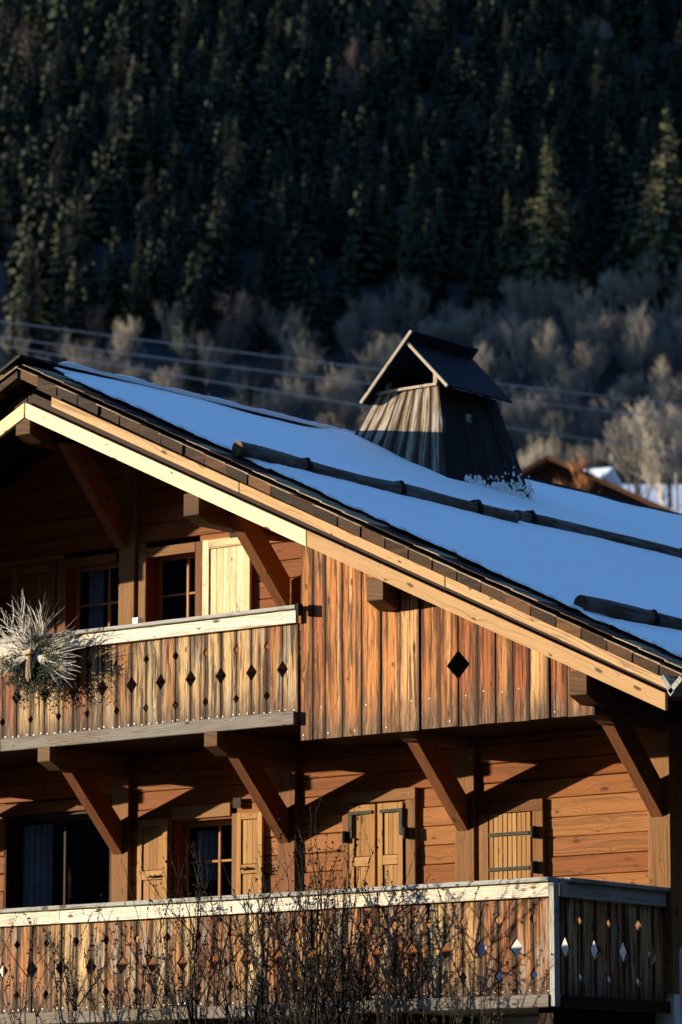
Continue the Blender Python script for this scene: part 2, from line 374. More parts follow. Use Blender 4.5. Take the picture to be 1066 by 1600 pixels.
# openings (x0,x1,z0,z1) through the front wall
OPEN=[(-5.90,-5.08,3.95,5.20),(-6.28,-5.56,6.9,7.95),(-7.42,-6.6,6.9,7.95),(-8.20,-6.72,3.3,5.36),(-12.8,-11.2,3.9,5.3),(-9.6,-8.9,6.9,7.95)]
for i in range(len(seams)-1):
    a,b_=seams[i],seams[i+1]
    half=(ZA-.20-a)/S
    x0=max(WL+.12,XA-half); x1=min(WR-.12,XA+half)
    if x1-x0<.3: continue
    cuts=[o for o in OPEN if o[2]<b_-.02 and o[3]>a+.02]
    cuts.sort(); x=x0
    for c in cuts:
        if c[0]>x: wallrow(x,min(c[0],x1),a,b_)
        x=max(x,c[1])
    if x<x1: wallrow(x,x1,a,b_)
# side walls
for X0,sgn in ((WR-.12,1),(WL,1)):
    for i in range(len(seams)-1):
        a,b_=seams[i],seams[i+1]
        if b_>zr(X0)-.3: break
        mb.box(X0+.0,X0+.12,.12,YB,a+.003,b_-.003,'y')
# dark backing behind boards so that seams read black
front=H(mb,'log_wall',M['log'],bevel=.006)
mb=MB()
mb.box(WL,WR,YB,YB+.15,1.4,6.2,'x')
H(mb,'rear_wall',M['log'])
mb=MB()
mb.box(WL+.005,XA-1.6,.0,.3,1.0,3.86,'x'); mb.box(XA-1.6,-8.2,.0,.3,1.0,3.86,'x'); mb.box(-8.2,-6.72,0,.3,1.0,3.3,'x'); mb.box(-6.72,-2.15,.0,.3,1.0,3.40,'x')
mb.box(-2.149,WR-.005,.0,.3,1.0,3.855,'x'); mb.box(WL+.005,WL+.3,.3,YB,1.0,3.855,'y')
H(mb,'masonry_base',M['plaster'])
mb=MB(); mb.box(WR-.31,WR-.005,.301,YB,1.0,3.855,'y'); H(mb,'side_plinth',M['soffit'])  # deep shade on this side of the plaster base put into dark wood
mb=MB()
z=3.40
for k in range(3):
    mb.box(-6.72,-2.15,0.0,.12,3.40+.153*k+.003,3.40+.153*(k+1)-.003,'x')
H(mb,'low_wall_boards',M['log'],bevel=.005)
# inner dark liner (rooms)
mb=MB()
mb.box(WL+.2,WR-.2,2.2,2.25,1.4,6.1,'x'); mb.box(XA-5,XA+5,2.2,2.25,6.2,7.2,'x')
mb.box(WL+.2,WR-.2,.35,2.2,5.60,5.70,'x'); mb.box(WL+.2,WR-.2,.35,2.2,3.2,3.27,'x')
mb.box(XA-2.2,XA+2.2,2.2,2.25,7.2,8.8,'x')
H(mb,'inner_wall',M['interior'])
# --- posts
PX=[(-11.05,-10.82),(-8.87,-8.64),(-6.68,-6.45),(-4.51,-4.28),(-2.34,-2.11)]
for a,b_ in PX:
    mb=MB(); mb.box(a,b_,-.045,.10,3.3,5.74,'z',jit=.003); H(mb,'post',M['post'],bevel=.006)
mb=MB(); mb.box(-.145,.105,-.05,.17,3.3,5.74,'z',col=(.2,.6,.75)); o=H(mb,'post',M['post'],bevel=.008); o['label']='corner post with coarse streaked grain'
UP=[(-8.80,-8.58),(-6.62,-6.40)]
for a,b_ in UP:
    mb=MB(); mb.box(a,b_,-.045,.10,5.95,8.9 if a>-7 else 8.4,'z'); H(mb,'post',M['post'],bevel=.006)
mb=MB(); mb.box(-3.75,-3.42,-.035,.1,5.95,7.85,'z',col=(.4,.2,.9)); H(mb,'post',M['shutpale'],bevel=.006)
# --- joists + braces lower
def joist(xc,w=.17,y0=-1.19,zt=5.885,h=.22):
    mb=MB(); x0=xc-w/2
    zb=zt-h
    prof=[(y0,zt),(y0,zt-.145),(y0+.17,zb),(.1,zb),(.1,zt)]
    pts=[(x0,y,z) for y,z in prof]
    mb.prism(pts,(w,0,0),[(z*.9,y) for y,z in prof])
    H(mb,'joist',M['endgrain'],bevel=.006)
def brace(xl,w,ylow,zlow,out,rise,th_=.19,mat='brace'):
    # front/lower face runs from (ylow,zlow) up and out; thickness th_ measured square to it
    mb=MB(); L=math.hypot(out,rise); d=(-out/L,rise/L); nrm=(rise/L,out/L)
    T=th_
    a=(ylow,zlow); b_=(ylow-out,zlow+rise)
    e=(b_[0]+nrm[0]*T+d[0]*0, b_[1]+nrm[1]*T)
    c=(b_[0]+T/ (rise/L) if False else b_[0]+T*L/rise, b_[1])   # horizontal top cut
    f=(ylow, zlow+T*L/out)                                       # vertical cut at the post
    prof=[a,b_,c,f]
    cx=[(xl,y,z) for y,z in prof]
    uv=[((y-a[0])*nrm[0]+(z-a[1])*nrm[1],(y-a[0])*d[0]+(z-a[1])*d[1]) for y,z in prof]
    col=rnd()
    # build as four-sided beam so that each face has grain along it
    P0=[Vector((xl,y,z)) for y,z in prof]; P1=[p+Vector((w,0,0)) for p in P0]
    mb.face(P0,uv,col); mb.face(P1[::-1],uv[::-1],col)
    for i in range(4):
        j=(i+1)%4; vi=uv[i][1]; vj=uv[j][1]
        q=[P0[j],P0[i],P1[i],P1[j]]
        mb.face(q,[(0,vj),(0,vi),(w,vi),(w,vj)],col)
    import bmesh
    o=H(mb,'brace',M[mat],bevel=.008)
    return o
for xc in (-10.93,-8.75,-6.57,-4.40,-2.225,-.02):
    joist(xc,y0=-1.19 if xc<-3.4 else -1.04)
    brace(xc-.085,.135,-.045,4.885,.80,.79,.225)
# --- upper purlins + braces
PUR=[(XA-2.24*2,0),(XA-2.24,0),(XA-.03,1),(-4.54,1),(-2.29,1),(-.01,1)]
for xc,_ in PUR:
    mb=MB(); w_=.20; zt=zr(xc)-.44 if abs(xc-XA)>.5 else 9.29; zt={-4.54:8.205,-2.29:7.165,-.01:6.105}.get(xc,zt if abs(xc-XA)>.5 else 9.27); h=.29; y0=-1.335; x0=xc-w_/2
    prof=[(y0,zt),(y0,zt-.22),(y0+.18,zt-h),(1.5,zt-h),(1.5,zt)]
    mb.prism([(x0,y,z) for y,z in prof],(w_,0,0),[(z*.9,y) for y,z in prof])
    H(mb,'purlin',M['endgrain'],bevel=.006)
brace(-4.48,.135,-.045,7.17,.86,.86,.24)
brace(-6.66,.135,-.045,8.02,.92,.98,.23)
brace(-8.8,.135,-.045,7.17,.86,.86,.23)

# --- upper balcony
mb=MB()
for i in range(9):
    y0=-1.07+i*.12; mb.box(XA-6.6,-.01,y0+.002,y0+.118,5.885,5.915,'x')
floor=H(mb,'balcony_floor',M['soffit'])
def balcony_boards(name,xs0,xs1,wd,z0,z1,y,smalls,bigs,sw,sh,bw,bh,thick=.026,phase=0,axis='x',fixed=0.0,parent=None,screw_z=None):
    """vertical boards with diamond cut-outs on alternating joints; axis x: runs along X at y; axis y: runs along Y at X=fixed"""
    mb=MB(); n=int(round((xs1-xs0)/wd)); 
    for i in range(n):
        a=max(xs1-(i+1)*wd+random.uniform(-.003,.003),-1.666 if axis=='y' else -99); b_=xs1-i*wd-.008
        # right joint index i, left joint index i+1
        def notch(j):
            if j==0 or j==n: return []
            return [(zz,sw/2,sh/2) for zz in smalls] if (j+phase)%2==0 else [(zz,bw/2,bh/2) for zz in bigs]
        L=notch(i+1); Rn=notch(i)
        pts=[(a,z0)]
        pts.append((b_,z0))
        for zz,hw,hh in sorted(Rn): pts+= [(b_,zz-hh),(b_-hw,zz),(b_,zz+hh)]
        pts+=[(b_,z1),(a,z1)]
        for zz,hw,hh in sorted(L,reverse=True): pts+=[(a,zz+hh),(a+hw,zz),(a,zz-hh)]
        dy=random.uniform(-.004,.004)
        uv=[(p[0]-a,p[1]-z0) for p in pts]
        cc=rnd()+(b_-a,)
        if axis=='x': mb.prism([(p[0],y+dy,p[1]) for p in pts],(0,thick,0),uv,col=cc)
        else: mb.prism([(fixed+dy,p[0],p[1]) for p in pts],(-thick,0,0),uv,col=cc)
        if screw_z:
            for xx in (a+.035,b_-.035):
                zz=screw_z+random.uniform(-.008,.008); r=.0055; ang=[k*pi/3 for k in range(6)]
                xx+=random.uniform(-.01,.01)
                if axis=='x': mb.face([(xx+r*cos(t),y-.006,zz+r*sin(t)) for t in ang],None,None,1)
    return H(mb,name,[M['bal'],M['screw']],parent)
YU=-1.08
balcony_boards('balustrade_boards',-11.1,-3.405,.1915,6.0,6.86,YU,[6.67,6.19],[6.43],.07,.088,.13,.165,phase=0,parent=floor,screw_z=6.035)
def rail(name,x0,x1,y,zc0,zc1,zf0,zf1,mats,parent,seg=(2.2,3.4)):
    mb=MB(); x=x1
    while x>x0+.01:
        xe=max(x0,x-random.uniform(*seg))
        mb.box(xe+.004,x,y-.045,y+.0,zf0,zf1,'x',mi=0,jit=.002)
        x=xe
    face=mb.build(name,[mats[0]],parent,.004)
    mb=MB(); x=x1+.02
    while x>x0+.01:
        xe=max(x0,x-random.uniform(*seg)); mb.box(xe+.003,x,y-.085,y+.09,zc0,zc1,'x',mi=0,jit=.002); x=xe
    cap=mb.build('handrail',[mats[1]],parent,.005)
    return face
rail('rail_board',-11.1,-3.40,YU-.0025,6.985,7.022,6.857,6.983,(M['rail'],M['railcap']),floor)
mb=MB(); mb.box(-3.36,-3.33,YU-.10,YU-.03,6.92,7.03,'z'); mb.build('rail_bracket',M['black'],floor)
mb=MB(); x=-3.42
for L in (3.8,4.0): mb.box(x-L+.004,x,YU-.055,YU-.005,5.887,6.012,'x',jit=.002); x-=L
mb.build('balcony_beam',M['beam'],floor,.006)
for k in range(14):
    pass

# --- cladding of the closed loggia
J=[-3.384,-3.232,-3.081,-2.875,-2.644,-2.418,-2.191,-1.962,-1.727,-1.516,-1.292,-1.091,-.898,-.714,-.496,-.301,.0]
mb=MB()
for a,b_ in zip(J[:-1],J[1:]):
    a2,b2=a+.006,b_-.006; dy=random.uniform(-.007,.007); zb=5.735+random.uniform(-.006,.006)
    za,zb2=zr(a2)-.30,zr(b2)-.30
    pts=[(a2,zb),(b2,zb),(b2,zb2),(a2,za)]
    c=1.0*(0)
    if abs(b_+1.516)<.01: pts=[(a2,zb),(b2,zb),(b2,6.175),(b2-.125,6.30),(b2,6.43),(b2,zb2),(a2,za)]
    if abs(a+1.516)<.01: pts=[(a2,zb),(b2,zb),(b2,zb2),(a2,za),(a2,6.43),(a2+.125,6.30),(a2,6.175)]
    cx=rnd(); t=random.random()*.78
    mb.prism([(p[0],YU+dy,p[1]) for p in pts],(0,.028,0),[(p[0]-a,p[1]-zb) for p in pts],col=(cx[0],cx[1],t,b2-a2))
    for q in range(1):
        xx=random.uniform(a2+.03,b2-.03); zz=zb+random.choice([.05,.28,.3]); r=.006
        mb.face([(xx+r*cos(k*pi/3),YU+dy-.004,zz+r*sin(k*pi/3)) for k in range(6)],None,None,1)
# end returns (right and left cheek of the loggia)
for X0 in (-3.384,-.028):
    y=-1.045
    while y<-.05:
        mb.box(X0,X0+.028,y+.002,min(y+.2,-.0)-.002,5.75,zr(X0)-.32,'z'); y+=.2
H(mb,'cladding_boards',[M['clad'],M['screw']])
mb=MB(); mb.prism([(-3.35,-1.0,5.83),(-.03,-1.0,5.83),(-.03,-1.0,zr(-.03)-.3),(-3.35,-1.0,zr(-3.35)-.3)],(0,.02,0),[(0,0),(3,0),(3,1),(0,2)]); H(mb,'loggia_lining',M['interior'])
mb=MB(); mb.box(-3.355,-.03,-1.05,-.01,5.745,5.80,'x'); H(mb,'loggia_floor',M['soffit'])
# big diamond is cut through; dark lining shows behind

# --- lower balcony
mb=MB()
for i in range(14):
    y0=-1.66+i*.12; mb.box(-10.5,-.03,y0+.002,y0+.118,3.13,3.165,'x')
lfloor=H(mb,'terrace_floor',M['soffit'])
YL=-1.70
balcony_boards('balustrade_boards',-10.5,-.055,.1925,3.225,4.085,YL,[3.895,3.405],[3.648],.08,.095,.14,.165,phase=1,parent=lfloor,screw_z=3.262)
mbs=balcony_boards('balustrade_boards',-1.79,.02,.2263,3.225,4.08,0,[3.885,3.392],[3.64],.085,.11,.14,.21,phase=0,axis='y',fixed=0.0,parent=lfloor)
rail('rail_board',-10.5,-.052,YL-.0025,4.205,4.245,4.075,4.203,(M['rail'],M['railcap']),lfloor)
mb=MB(); mb.box(-.052,.006,YL-.048,YL+.03,3.12,4.203,'z'); mb.build('corner_post',M['railcap'],lfloor,.006)
mb=MB(); mb.box(.002,.045,YL+.03,-.02,4.07,4.203,'y'); mb.box(-.09,.085,YL+.092,.15,4.2055,4.2445,'y'); mb.build('handrail',M['railcap'],lfloor,.005)
mb=MB(); mb.box(-5.4,-.055,YL-.06,YL-.005,3.117,3.228,'x'); mb.box(-10.5,-5.405,YL-.06,YL-.005,3.117,3.228,'x'); mb.build('balcony_beam',M['beam'],lfloor,.006)
mb=MB(); mb.box(.0,.05,YL+.03,.0,3.117,3.22,'y'); mb.build('balcony_beam',M['soffit'],lfloor,.006)
for xc in (-8.75,-6.57,-4.4,-2.2,-.2):
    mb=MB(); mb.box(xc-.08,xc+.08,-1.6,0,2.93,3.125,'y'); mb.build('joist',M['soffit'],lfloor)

# --- windows / doors
def frame_ring(mb,x0,x1,z0,z1,w,y0,y1,mi=0,bottom=True):
    mb.box(x0,x0+w,y0,y1,z0,z1,'z',mi=mi); mb.box(x1-w,x1,y0,y1,z0,z1,'z',mi=mi)
    mb.box(x0+w,x1-w,y0+.001,y1-.001,z1-w,z1,'x',mi=mi)
    if bottom: mb.box(x0+w,x1-w,y0+.001,y1-.001,z0,z0+w,'x',mi=mi)
def window(x0,x1,z0,z1,yg,mull,bars,fmat,revmat,curtain=None):
    # jamb lining = window frame mesh, sash with bars, pane
    mb=MB(); t=.022
    mb.box(x0,x0+t,.0,yg+.05,z0,z1,'z'); mb.box(x1-t,x1,.0,yg+.05,z0,z1,'z'); mb.box(x0+t,x1-t,.0,yg+.05,z1-t,z1,'x'); mb.box(x0+t,x1-t,.0,yg+.05,z0,z0+t,'x')
    wn=H(mb,'window',M[revmat])
    mb=MB(); a,b_=x0+t,x1-t; frame_ring(mb,a,b_,z0+t,z1-t,.045,yg,yg+.045)
    if mull: mb.box(mull-.016,mull+.016,yg+.002,yg+.04,z0+t+.045,z1-t-.045,'z')
    for zz in bars:
        xs=[a+.045]+([mull-.016,mull+.016] if mull else [])+[b_-.045]
        for k in range(0,len(xs),2): mb.box(xs[k],xs[k+1],yg+.004,yg+.038,zz-.012,zz+.012,'x')
    mb.build('sash',M[fmat],wn,.003)
    mb=MB(); mb.face([(a,yg+.02,z0),(b_,yg+.02,z0),(b_,yg+.02,z1),(a,yg+.02,z1)]); mb.build('pane',M['glass'],wn)
    if curtain:
        for c0,c1,zt,zb in curtain:
            mb=MB(); n=24; pv=[]
            for i in range(n+1):
                x=c0+(c1-c0)*i/n; y=yg+.10+.03*sin(i*1.3)+.01*sin(i*2.9); pv.append((x,y))
            for i in range(n):
                (xa,ya),(xb,yb)=pv[i],pv[i+1]
                mb.face([(xa,ya,zb),(xb,yb,zb),(xb,yb,zt),(xa,ya,zt)],None,(.5,.5,.5),0,True)
            mb.build('curtain',M['curtain'],wn,merge=True)
    return wn
window(-6.28,-5.56,6.9,7.95,.16,-5.86,[7.52],'shut','red')
window(-7.42,-6.6,6.9,7.95,.16,-6.93,[7.52],'shut','red',curtain=[(-7.30,-7.08,7.9,6.95)])
window(-9.6,-8.9,6.9,7.95,.16,-9.25,[7.52],'shut','red')
window(-5.90,-5.08,3.95,5.20,.16,-5.42,[4.42,4.78],'shut','red',curtain=[(-5.80,-5.52,5.1,4.6)])
window(-12.8,-11.2,3.9,5.3,.16,-12.0,[4.6],'shut','red')
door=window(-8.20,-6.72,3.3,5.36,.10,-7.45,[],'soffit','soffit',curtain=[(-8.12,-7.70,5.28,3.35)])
door.name='terrace_door'
# casings (boards round openings, proud of the wall)
def casing(parts,mat):
    mb=MB()
    for p in parts: mb.box(*p)
    return H(mb,'casing',M[mat],bevel=.004)
casing([(-5.60,-5.50,-.03,.0,6.9,8.0,'z'),(-6.36,-6.26,-.03,.0,6.9,7.95,'z'),(-6.26,-5.60,-.031,-.001,7.90,8.0,'x')],'post')
casing([(-6.36,-6.26+.0,-.0305,-.0005,6.9,7.0,'z')],'post')
casing([(-7.50,-7.36,-.03,.0,6.9,8.0,'z'),(-7.36,-6.66,-.031,-.001,7.90,8.0,'x')],'post')
casing([(-5.98,-5.90,-.03,.0,3.9,5.22,'z'),(-5.10,-5.04,-.03,.0,3.9,5.22,'z'),(-5.9,-5.12,-.031,-.001,5.20,5.33,'x')],'post')
casing([(-3.70,-3.62,-.04,.0,3.9,5.225,'z'),(-2.93,-2.81,-.04,.0,3.9,5.225,'z'),(-3.70,-2.81,-.041,-.001,5.226,5.34,'x')],'post')
casing([(-2.06,-1.95,-.04,.0,3.9,5.03,'z'),(-1.44,-1.32,-.04,.0,3.9,5.03,'z'),(-2.06,-1.32,-.041,-.001,5.031,5.14,'x')],'post')
casing([(-8.3,-6.70,-.04,.0,5.37,5.49,'x')],'brace')
# shutters
def shutter(x0,x1,z0,z1,y,mat,kind='panel',mid=None,hinges=(),knob=None,stile=.062,label=None):
    mb=MB()
    if kind=='panel':
        mb.box(x0,x0+stile,y-.035,y,z0,z1,'z'); mb.box(x1-stile,x1,y-.035,y,z0,z1,'z')
        mb.box(x0+stile,x1-stile,y-.034,y-.001,z1-stile*1.1,z1,'x'); mb.box(x0+stile,x1-stile,y-.034,y-.001,z0,z0+stile*1.5,'x')
        zs=[z0+stile*1.5]
        if mid: mb.box(x0+stile,x1-stile,y-.034,y-.001,mid-.045,mid+.045,'x'); zs+= [mid-.045,mid+.045]
        zs.append(z1-stile*1.1)
        sh=H(mb,'shutter',M[mat],bevel=.003)
        mb=MB()
        for k in range(0,len(zs),2):
            n=3 if x1-x0<.5 else 5; wd=(x1-x0-2*stile-.012)/n
            for q in range(n): mb.box(x0+stile+.006+q*wd+.0008,x0+stile+.006+(q+1)*wd-.0008,y-.024,y-.004,zs[k]+.006,zs[k+1]-.006,'z')
        mb.build('panel',M[mat],sh,.002)
    else:
        n=9; wd=(x1-x0)/n
        for q in range(n): mb.box(x0+q*wd+.003,x0+(q+1)*wd-.003,y-.03,y,z0,z1,'z',jit=.002)
        sh=H(mb,'shutter',M[mat],bevel=.003)
    if label: sh['label']=label
    for hz,side,ell in hinges:
        mb=MB(); xa,xb=(x0+.0,x1-.01) if kind!='panel' else ((x0,x1-.03) if side<0 else (x0+.03,x1))
        mb.box(xa,xb,y-.046,y-.0355,hz-.016,hz+.016,'x')
        if ell:
            xe=x1 if side>0 else x0
            mb.box(xe-.04 if side>0 else xe,xe if side>0 else xe+.04,y-.0465,y-.0356,hz-.24,hz-.0165,'z')
            zc=hz-.225
        else: zc=hz
        xe=x1 if side>0 else x0
        mb.build('hinge',M['iron'],sh,.002)
        mb=MB(); mb.tube([(xe+side*.045,y-.05,zc-.055),(xe+side*.045,y-.05,zc+.055)],.028,8)
        mb.box(min(xe,xe+side*.045),max(xe,xe+side*.045),y-.05,y-.038,zc-.012,zc+.012,'x')
        mb.build('hinge_pin',M['black'],sh)
    if knob:
        mb=MB(); kx,kz=knob; mb.tube([(kx-.06,y-.05,kz-.002),(kx-.035,y-.06,kz+.006),(kx,y-.055,kz),(kx+.035,y-.06,kz+.008),(kx+.07,y-.05,kz)],[.010,.012,.009,.012,.01],6); mb.build('handle',M['black'],sh)
    return sh
shutter(-5.49,-4.87,6.95,8.0,-.01,'shutpale',kind='panel',knob=(-5.03,7.22),stile=.085,label='pale open shutter beside the upper window')
shutter(-8.12,-7.50,6.95,7.98,-.01,'post',stile=.085)
shutter(-6.33,-5.93,3.95,5.22,-.01,'shut',mid=4.66,knob=(-6.1,4.64))
shutter(-5.03,-4.70,3.95,5.22,-.01,'shut',mid=4.66,knob=(-4.9,4.66))
shutter(-3.60,-3.285,3.93,5.205,-.02,'shut',mid=4.66,hinges=((5.13,-1,True),(4.12,-1,False)))
shutter(-3.255,-2.95,3.93,5.205,-.02,'shut',mid=4.66,hinges=((5.13,1,True),(4.12,1,False)))
shutter(-1.94,-1.46,3.93,5.025,-.01,'shut',kind='plank',hinges=((4.83,1,False),(4.505,1,False)))
# small mounting blocks
for (x,z) in ((-5.07,5.27),(-5.13,7.99)):
    mb=MB(); mb.box(x,x+.1,-.05,-.032,z,z+.1,'z'); H(mb,'mounting_block',M['soffit'])

# --- roof
YV=-1.46
nrmR=Vector((S,0,1)).normalized()
mb=MB()
rt=.17   # shingle build-up
def slab(x0,z0,x1,z1,th_,y0,y1,mat_i=0,g_='y'):
    mb.obox((x0,y0,z0),(x1-x0,0,z1-z0),(0,y1-y0,0),(0,0,-th_),1,mi=mat_i)
XE=1.22
slab(XA,ZA-.02,XE,zr(XE)-.02,.14,YV+.30,YB+1.5); slab(XA,ZA-.02,2*XA-XE,zr(XE)-.02,.14,YV+.30,YB+1.5)
roof=H(mb,'roof',M['shingle'])
# boarded soffit
mb=MB(); y=YV+.14
while y<YB+1.2:
    for sx in (XE-.05,2*XA-XE+.05):
        mb.obox((XA,y+.002,ZA-.175),(sx-XA,0,zr(sx)-ZA),(0,.146,0),(0,0,-.03),0)
    y+=.15
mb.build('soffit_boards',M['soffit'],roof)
# verge: stacked shingles, each course a block with its own thickness
cosr=1/math.sqrt(1+S*S)
def verge(side):
    mb=MB(); n=29; step=(XE-XA)/n
    for i in range(n):
        xa=XA+side*(i*step); xb=XA+side*((i+1)*step+random.uniform(-.004,.012))
        for k,(dz0,dz1,yo,L) in enumerate([(-.158,-.055,random.uniform(.0,.02),1.0)]):
            za,zb=zr(xa),zr(xb); lift=.014
            pts=[(xa,za+dz0),(xb-side*.018,zb+dz0+.006),(xb-side*.012,zb+dz1-.0),(xa,za+dz1+.0)]
            mb.prism([(p[0],YV+yo,p[1]) for p in pts],(0,.30,0),[(p[1]-za,p[0]*.6) for p in pts])
        # top shingle courses: thin butts, the light on them put into a paler wood
        zt=zr(xa)
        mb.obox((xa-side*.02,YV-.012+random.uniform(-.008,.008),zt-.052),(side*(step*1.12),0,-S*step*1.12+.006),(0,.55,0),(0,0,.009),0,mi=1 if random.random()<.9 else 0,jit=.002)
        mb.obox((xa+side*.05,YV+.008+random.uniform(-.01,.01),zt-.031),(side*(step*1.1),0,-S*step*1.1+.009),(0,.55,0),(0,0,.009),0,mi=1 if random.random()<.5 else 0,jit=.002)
        for r in range(3):
            yy=YV+.05+r*.17
            mb.obox((xa+side*.03,yy,zt-.034),(side*(step*1.1),0,-S*step*1.1+.012),(0,.165,0),(0,0,.014),0,jit=.003)
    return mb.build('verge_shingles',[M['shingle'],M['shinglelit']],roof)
verge(1); verge(-1)
# roof surface courses further in are under the snow; ridge board overshoots
mb=MB()
mb.obox((XA-.22,YV-.05,ZA-.10),(.30,0,.142),(0,7.0,0),(-.012,0,.025),1)
mb.obox((XA-.22,YV+5.55,ZA-.10),(.30,0,.142),(0,10.0,0),(-.012,0,.025),1)
mb.build('ridge_board',M['metalroof'],roof)
# barge board and fascia strip
def sloped(name,x0,x1,ztop0,h,y0,y1,mat,side=1,cuts=1,par=roof,S=.462):
    mb=MB(); xs=[x0+(x1-x0)*k/cuts for k in range(cuts+1)]; cuts_=cuts
    for a,b_ in zip(xs[:-1],xs[1:]):
        za=ztop0-S*abs(a-x0); zb=ztop0-S*abs(b_-x0); g_=.004
        mb.obox((a+g_*side,y0,za-h),(b_-a-2*g_*side,0,zb-za),(0,y1-y0,0),(0,0,h),0)
    return mb.build(name,mat,par,.004)
sloped('barge_board',-6.745,-3.1,9.372,.155,-1.345,-1.305,M['pale'])
sloped('barge_board',-3.1,.93,9.372-.462*3.645,.155,-1.345,-1.305,M['tan'])
sloped('barge_board',-6.755,-14.4,9.372,.155,-1.345,-1.305,M['pale'],-1,2)
sloped('fascia_board',-6.34,1.03,9.375,.100,-1.40,-1.345,M['fascia'],1,3,S=.467)
sloped('fascia_board',-7.1,-14.4,9.375,.100,-1.40,-1.345,M['soffit'],-1,2)
# rafter behind barge
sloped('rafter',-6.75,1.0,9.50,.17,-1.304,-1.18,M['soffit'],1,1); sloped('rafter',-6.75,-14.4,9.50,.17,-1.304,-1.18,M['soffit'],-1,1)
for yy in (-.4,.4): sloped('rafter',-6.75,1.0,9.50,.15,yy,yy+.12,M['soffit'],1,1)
# wooden V gutter along the right eave
mb=MB(); gx,gz=1.16,5.79
for (ax,az,bx,bz) in ((-.11,.13,.0,-.03),(.0,-.03,.14,.10)):
    d=Vector((bx-ax,0,bz-az)); nn=Vector((-d.z,0,d.x)).normalized()*.055
    mb.obox((gx+ax,YV-.16,gz+az),d,(0,YB+2.5,0),nn,1)
mb.build('gutter',M['railcap'],roof,.006)
# snow guard logs
def sg(p0,p1,xb):
    mb=MB(); a=Vector(p0); b_=Vector(p1); n=14; pts=[]; rs=[]
    for i in range(n+1):
        t=i/n; p=a.lerp(b_,t); p.x+=.012*sin(i*1.1+p0[1]); p.z+=.006*sin(i*.9)+(.035*max(0,1-i/4) if p0[1]<0 else 0); pts.append(p); rs.append(.075+.004*sin(i*1.7))
    mb.tube(pts,rs,16,capmi=1)
    o=H(mb,'snow_guard_log',[M['logdark'],M['endgrain']])
    for t in xb:
        p=a.lerp(b_,t); mb=MB()
        # iron hook wrapping the log from below
        ring=[]
        for k in range(9):
            an=rad(-60+k*28); ring.append(p+Vector((cos(an)*.080,0,sin(an)*.080)))
        for k in range(8):
            q0,q1=ring[k],ring[k+1]; out0=(q0-p).normalized()*.016; out1=(q1-p).normalized()*.016
            mb.face([q0+out0+Vector((0,-.03,0)),q1+out1+Vector((0,-.03,0)),q1+out1+Vector((0,.03,0)),q0+out0+Vector((0,.03,0))])
            mb.face([q0+Vector((0,-.03,0)),q1+Vector((0,-.03,0)),q1+out1+Vector((0,-.03,0)),q0+out0+Vector((0,-.03,0))])
            mb.face([q0+Vector((0,.03,0)),q0+out0+Vector((0,.03,0)),q1+out1+Vector((0,.03,0)),q1+Vector((0,.03,0))])
        mb.box(p.x+.065,p.x+.09,p.y-.03,p.y+.03,p.z-.09,p.z+.02,'z'); mb.obox((p.x+.068,p.y-.022,p.z+.02),(.018,0,0),(0,.044,0),(-.03,0,.075),2)
        mb.build('hook',M['black'],o).matrix_parent_inverse=Matrix.Identity(4)
    return o
def lp(x,y,h=.082): return (x,y,zr(x)+h)
sg(lp(-4.04,-1.23),lp(-3.80,2.98),(.225,.56,.85))
sg(lp(-3.94,3.22),lp(-3.72,10.5),(.03,.42,.8))
sg(lp(-.13,-1.09),lp(-.17,4.5),(.2,.6))
LOGS=[((-4.04,-1.23),(-3.80,2.98)),((-3.94,3.22),(-3.72,10.5)),((-.13,-1.09),(-.17,4.5))]
def logx(l,y):
    (xa,ya),(xb,yb)=l
    return xa+(xb-xa)*(y-ya)/(yb-ya)
# --- snow on the right roof slope (height field with a ragged verge edge)
def sedge(x):
    s=(x-XA)/((XE-XA)/29); fr=s-math.floor(s)
    am=.015+.05*max(0,.5+noise.noise(Vector((math.floor(s)*3.7,0,8))))
    return YV+.285+am*(.5+.5*cos(pi*min(1,fr*1.15)))+.09*noise.noise(Vector((x*1.3,0,3)))+.05*noise.noise(Vector((x*5.3,0,1)))+.02*noise.noise(Vector((x*17,0,6)))
def snow_h(x,y):
    h=.080+.026*noise.noise(Vector((x*.9,y*.6,0)))+.012*noise.noise(Vector((x*2.2,y*1.1,7)))+.005*noise.noise(Vector((x*5,y*3,4)))
    # faint steps where shingle courses show through
    for l in LOGS:
        if l[0][1]-.05<y<l[1][1]+.03:
            d=x-logx(l,y)           # >0 downhill
            e=max(0,min(1,(y-l[0][1]-.25)/.5)) if l is not LOGS[1] else 1
            if d<-.02: h+=e*(.062+.012*noise.noise(Vector((y*6,1,x*3))))*math.exp(-((-d-.02)/.34)**1.3)
            if -.10<d<.15: h-=e*.05*(1-abs(d-.02)/.13)
            if .15<=d<.5: h-=e*.02*(1-(d-.15)/.35)
    # drift around the chimney
    dx=max(-6.85-x,0,x+5.05); dy=max(3.55-y,0,y-5.15); dd=math.hypot(dx,dy)
    if dd<.5: h+=.05*(1-dd/.5)**2
    return max(h,.032)
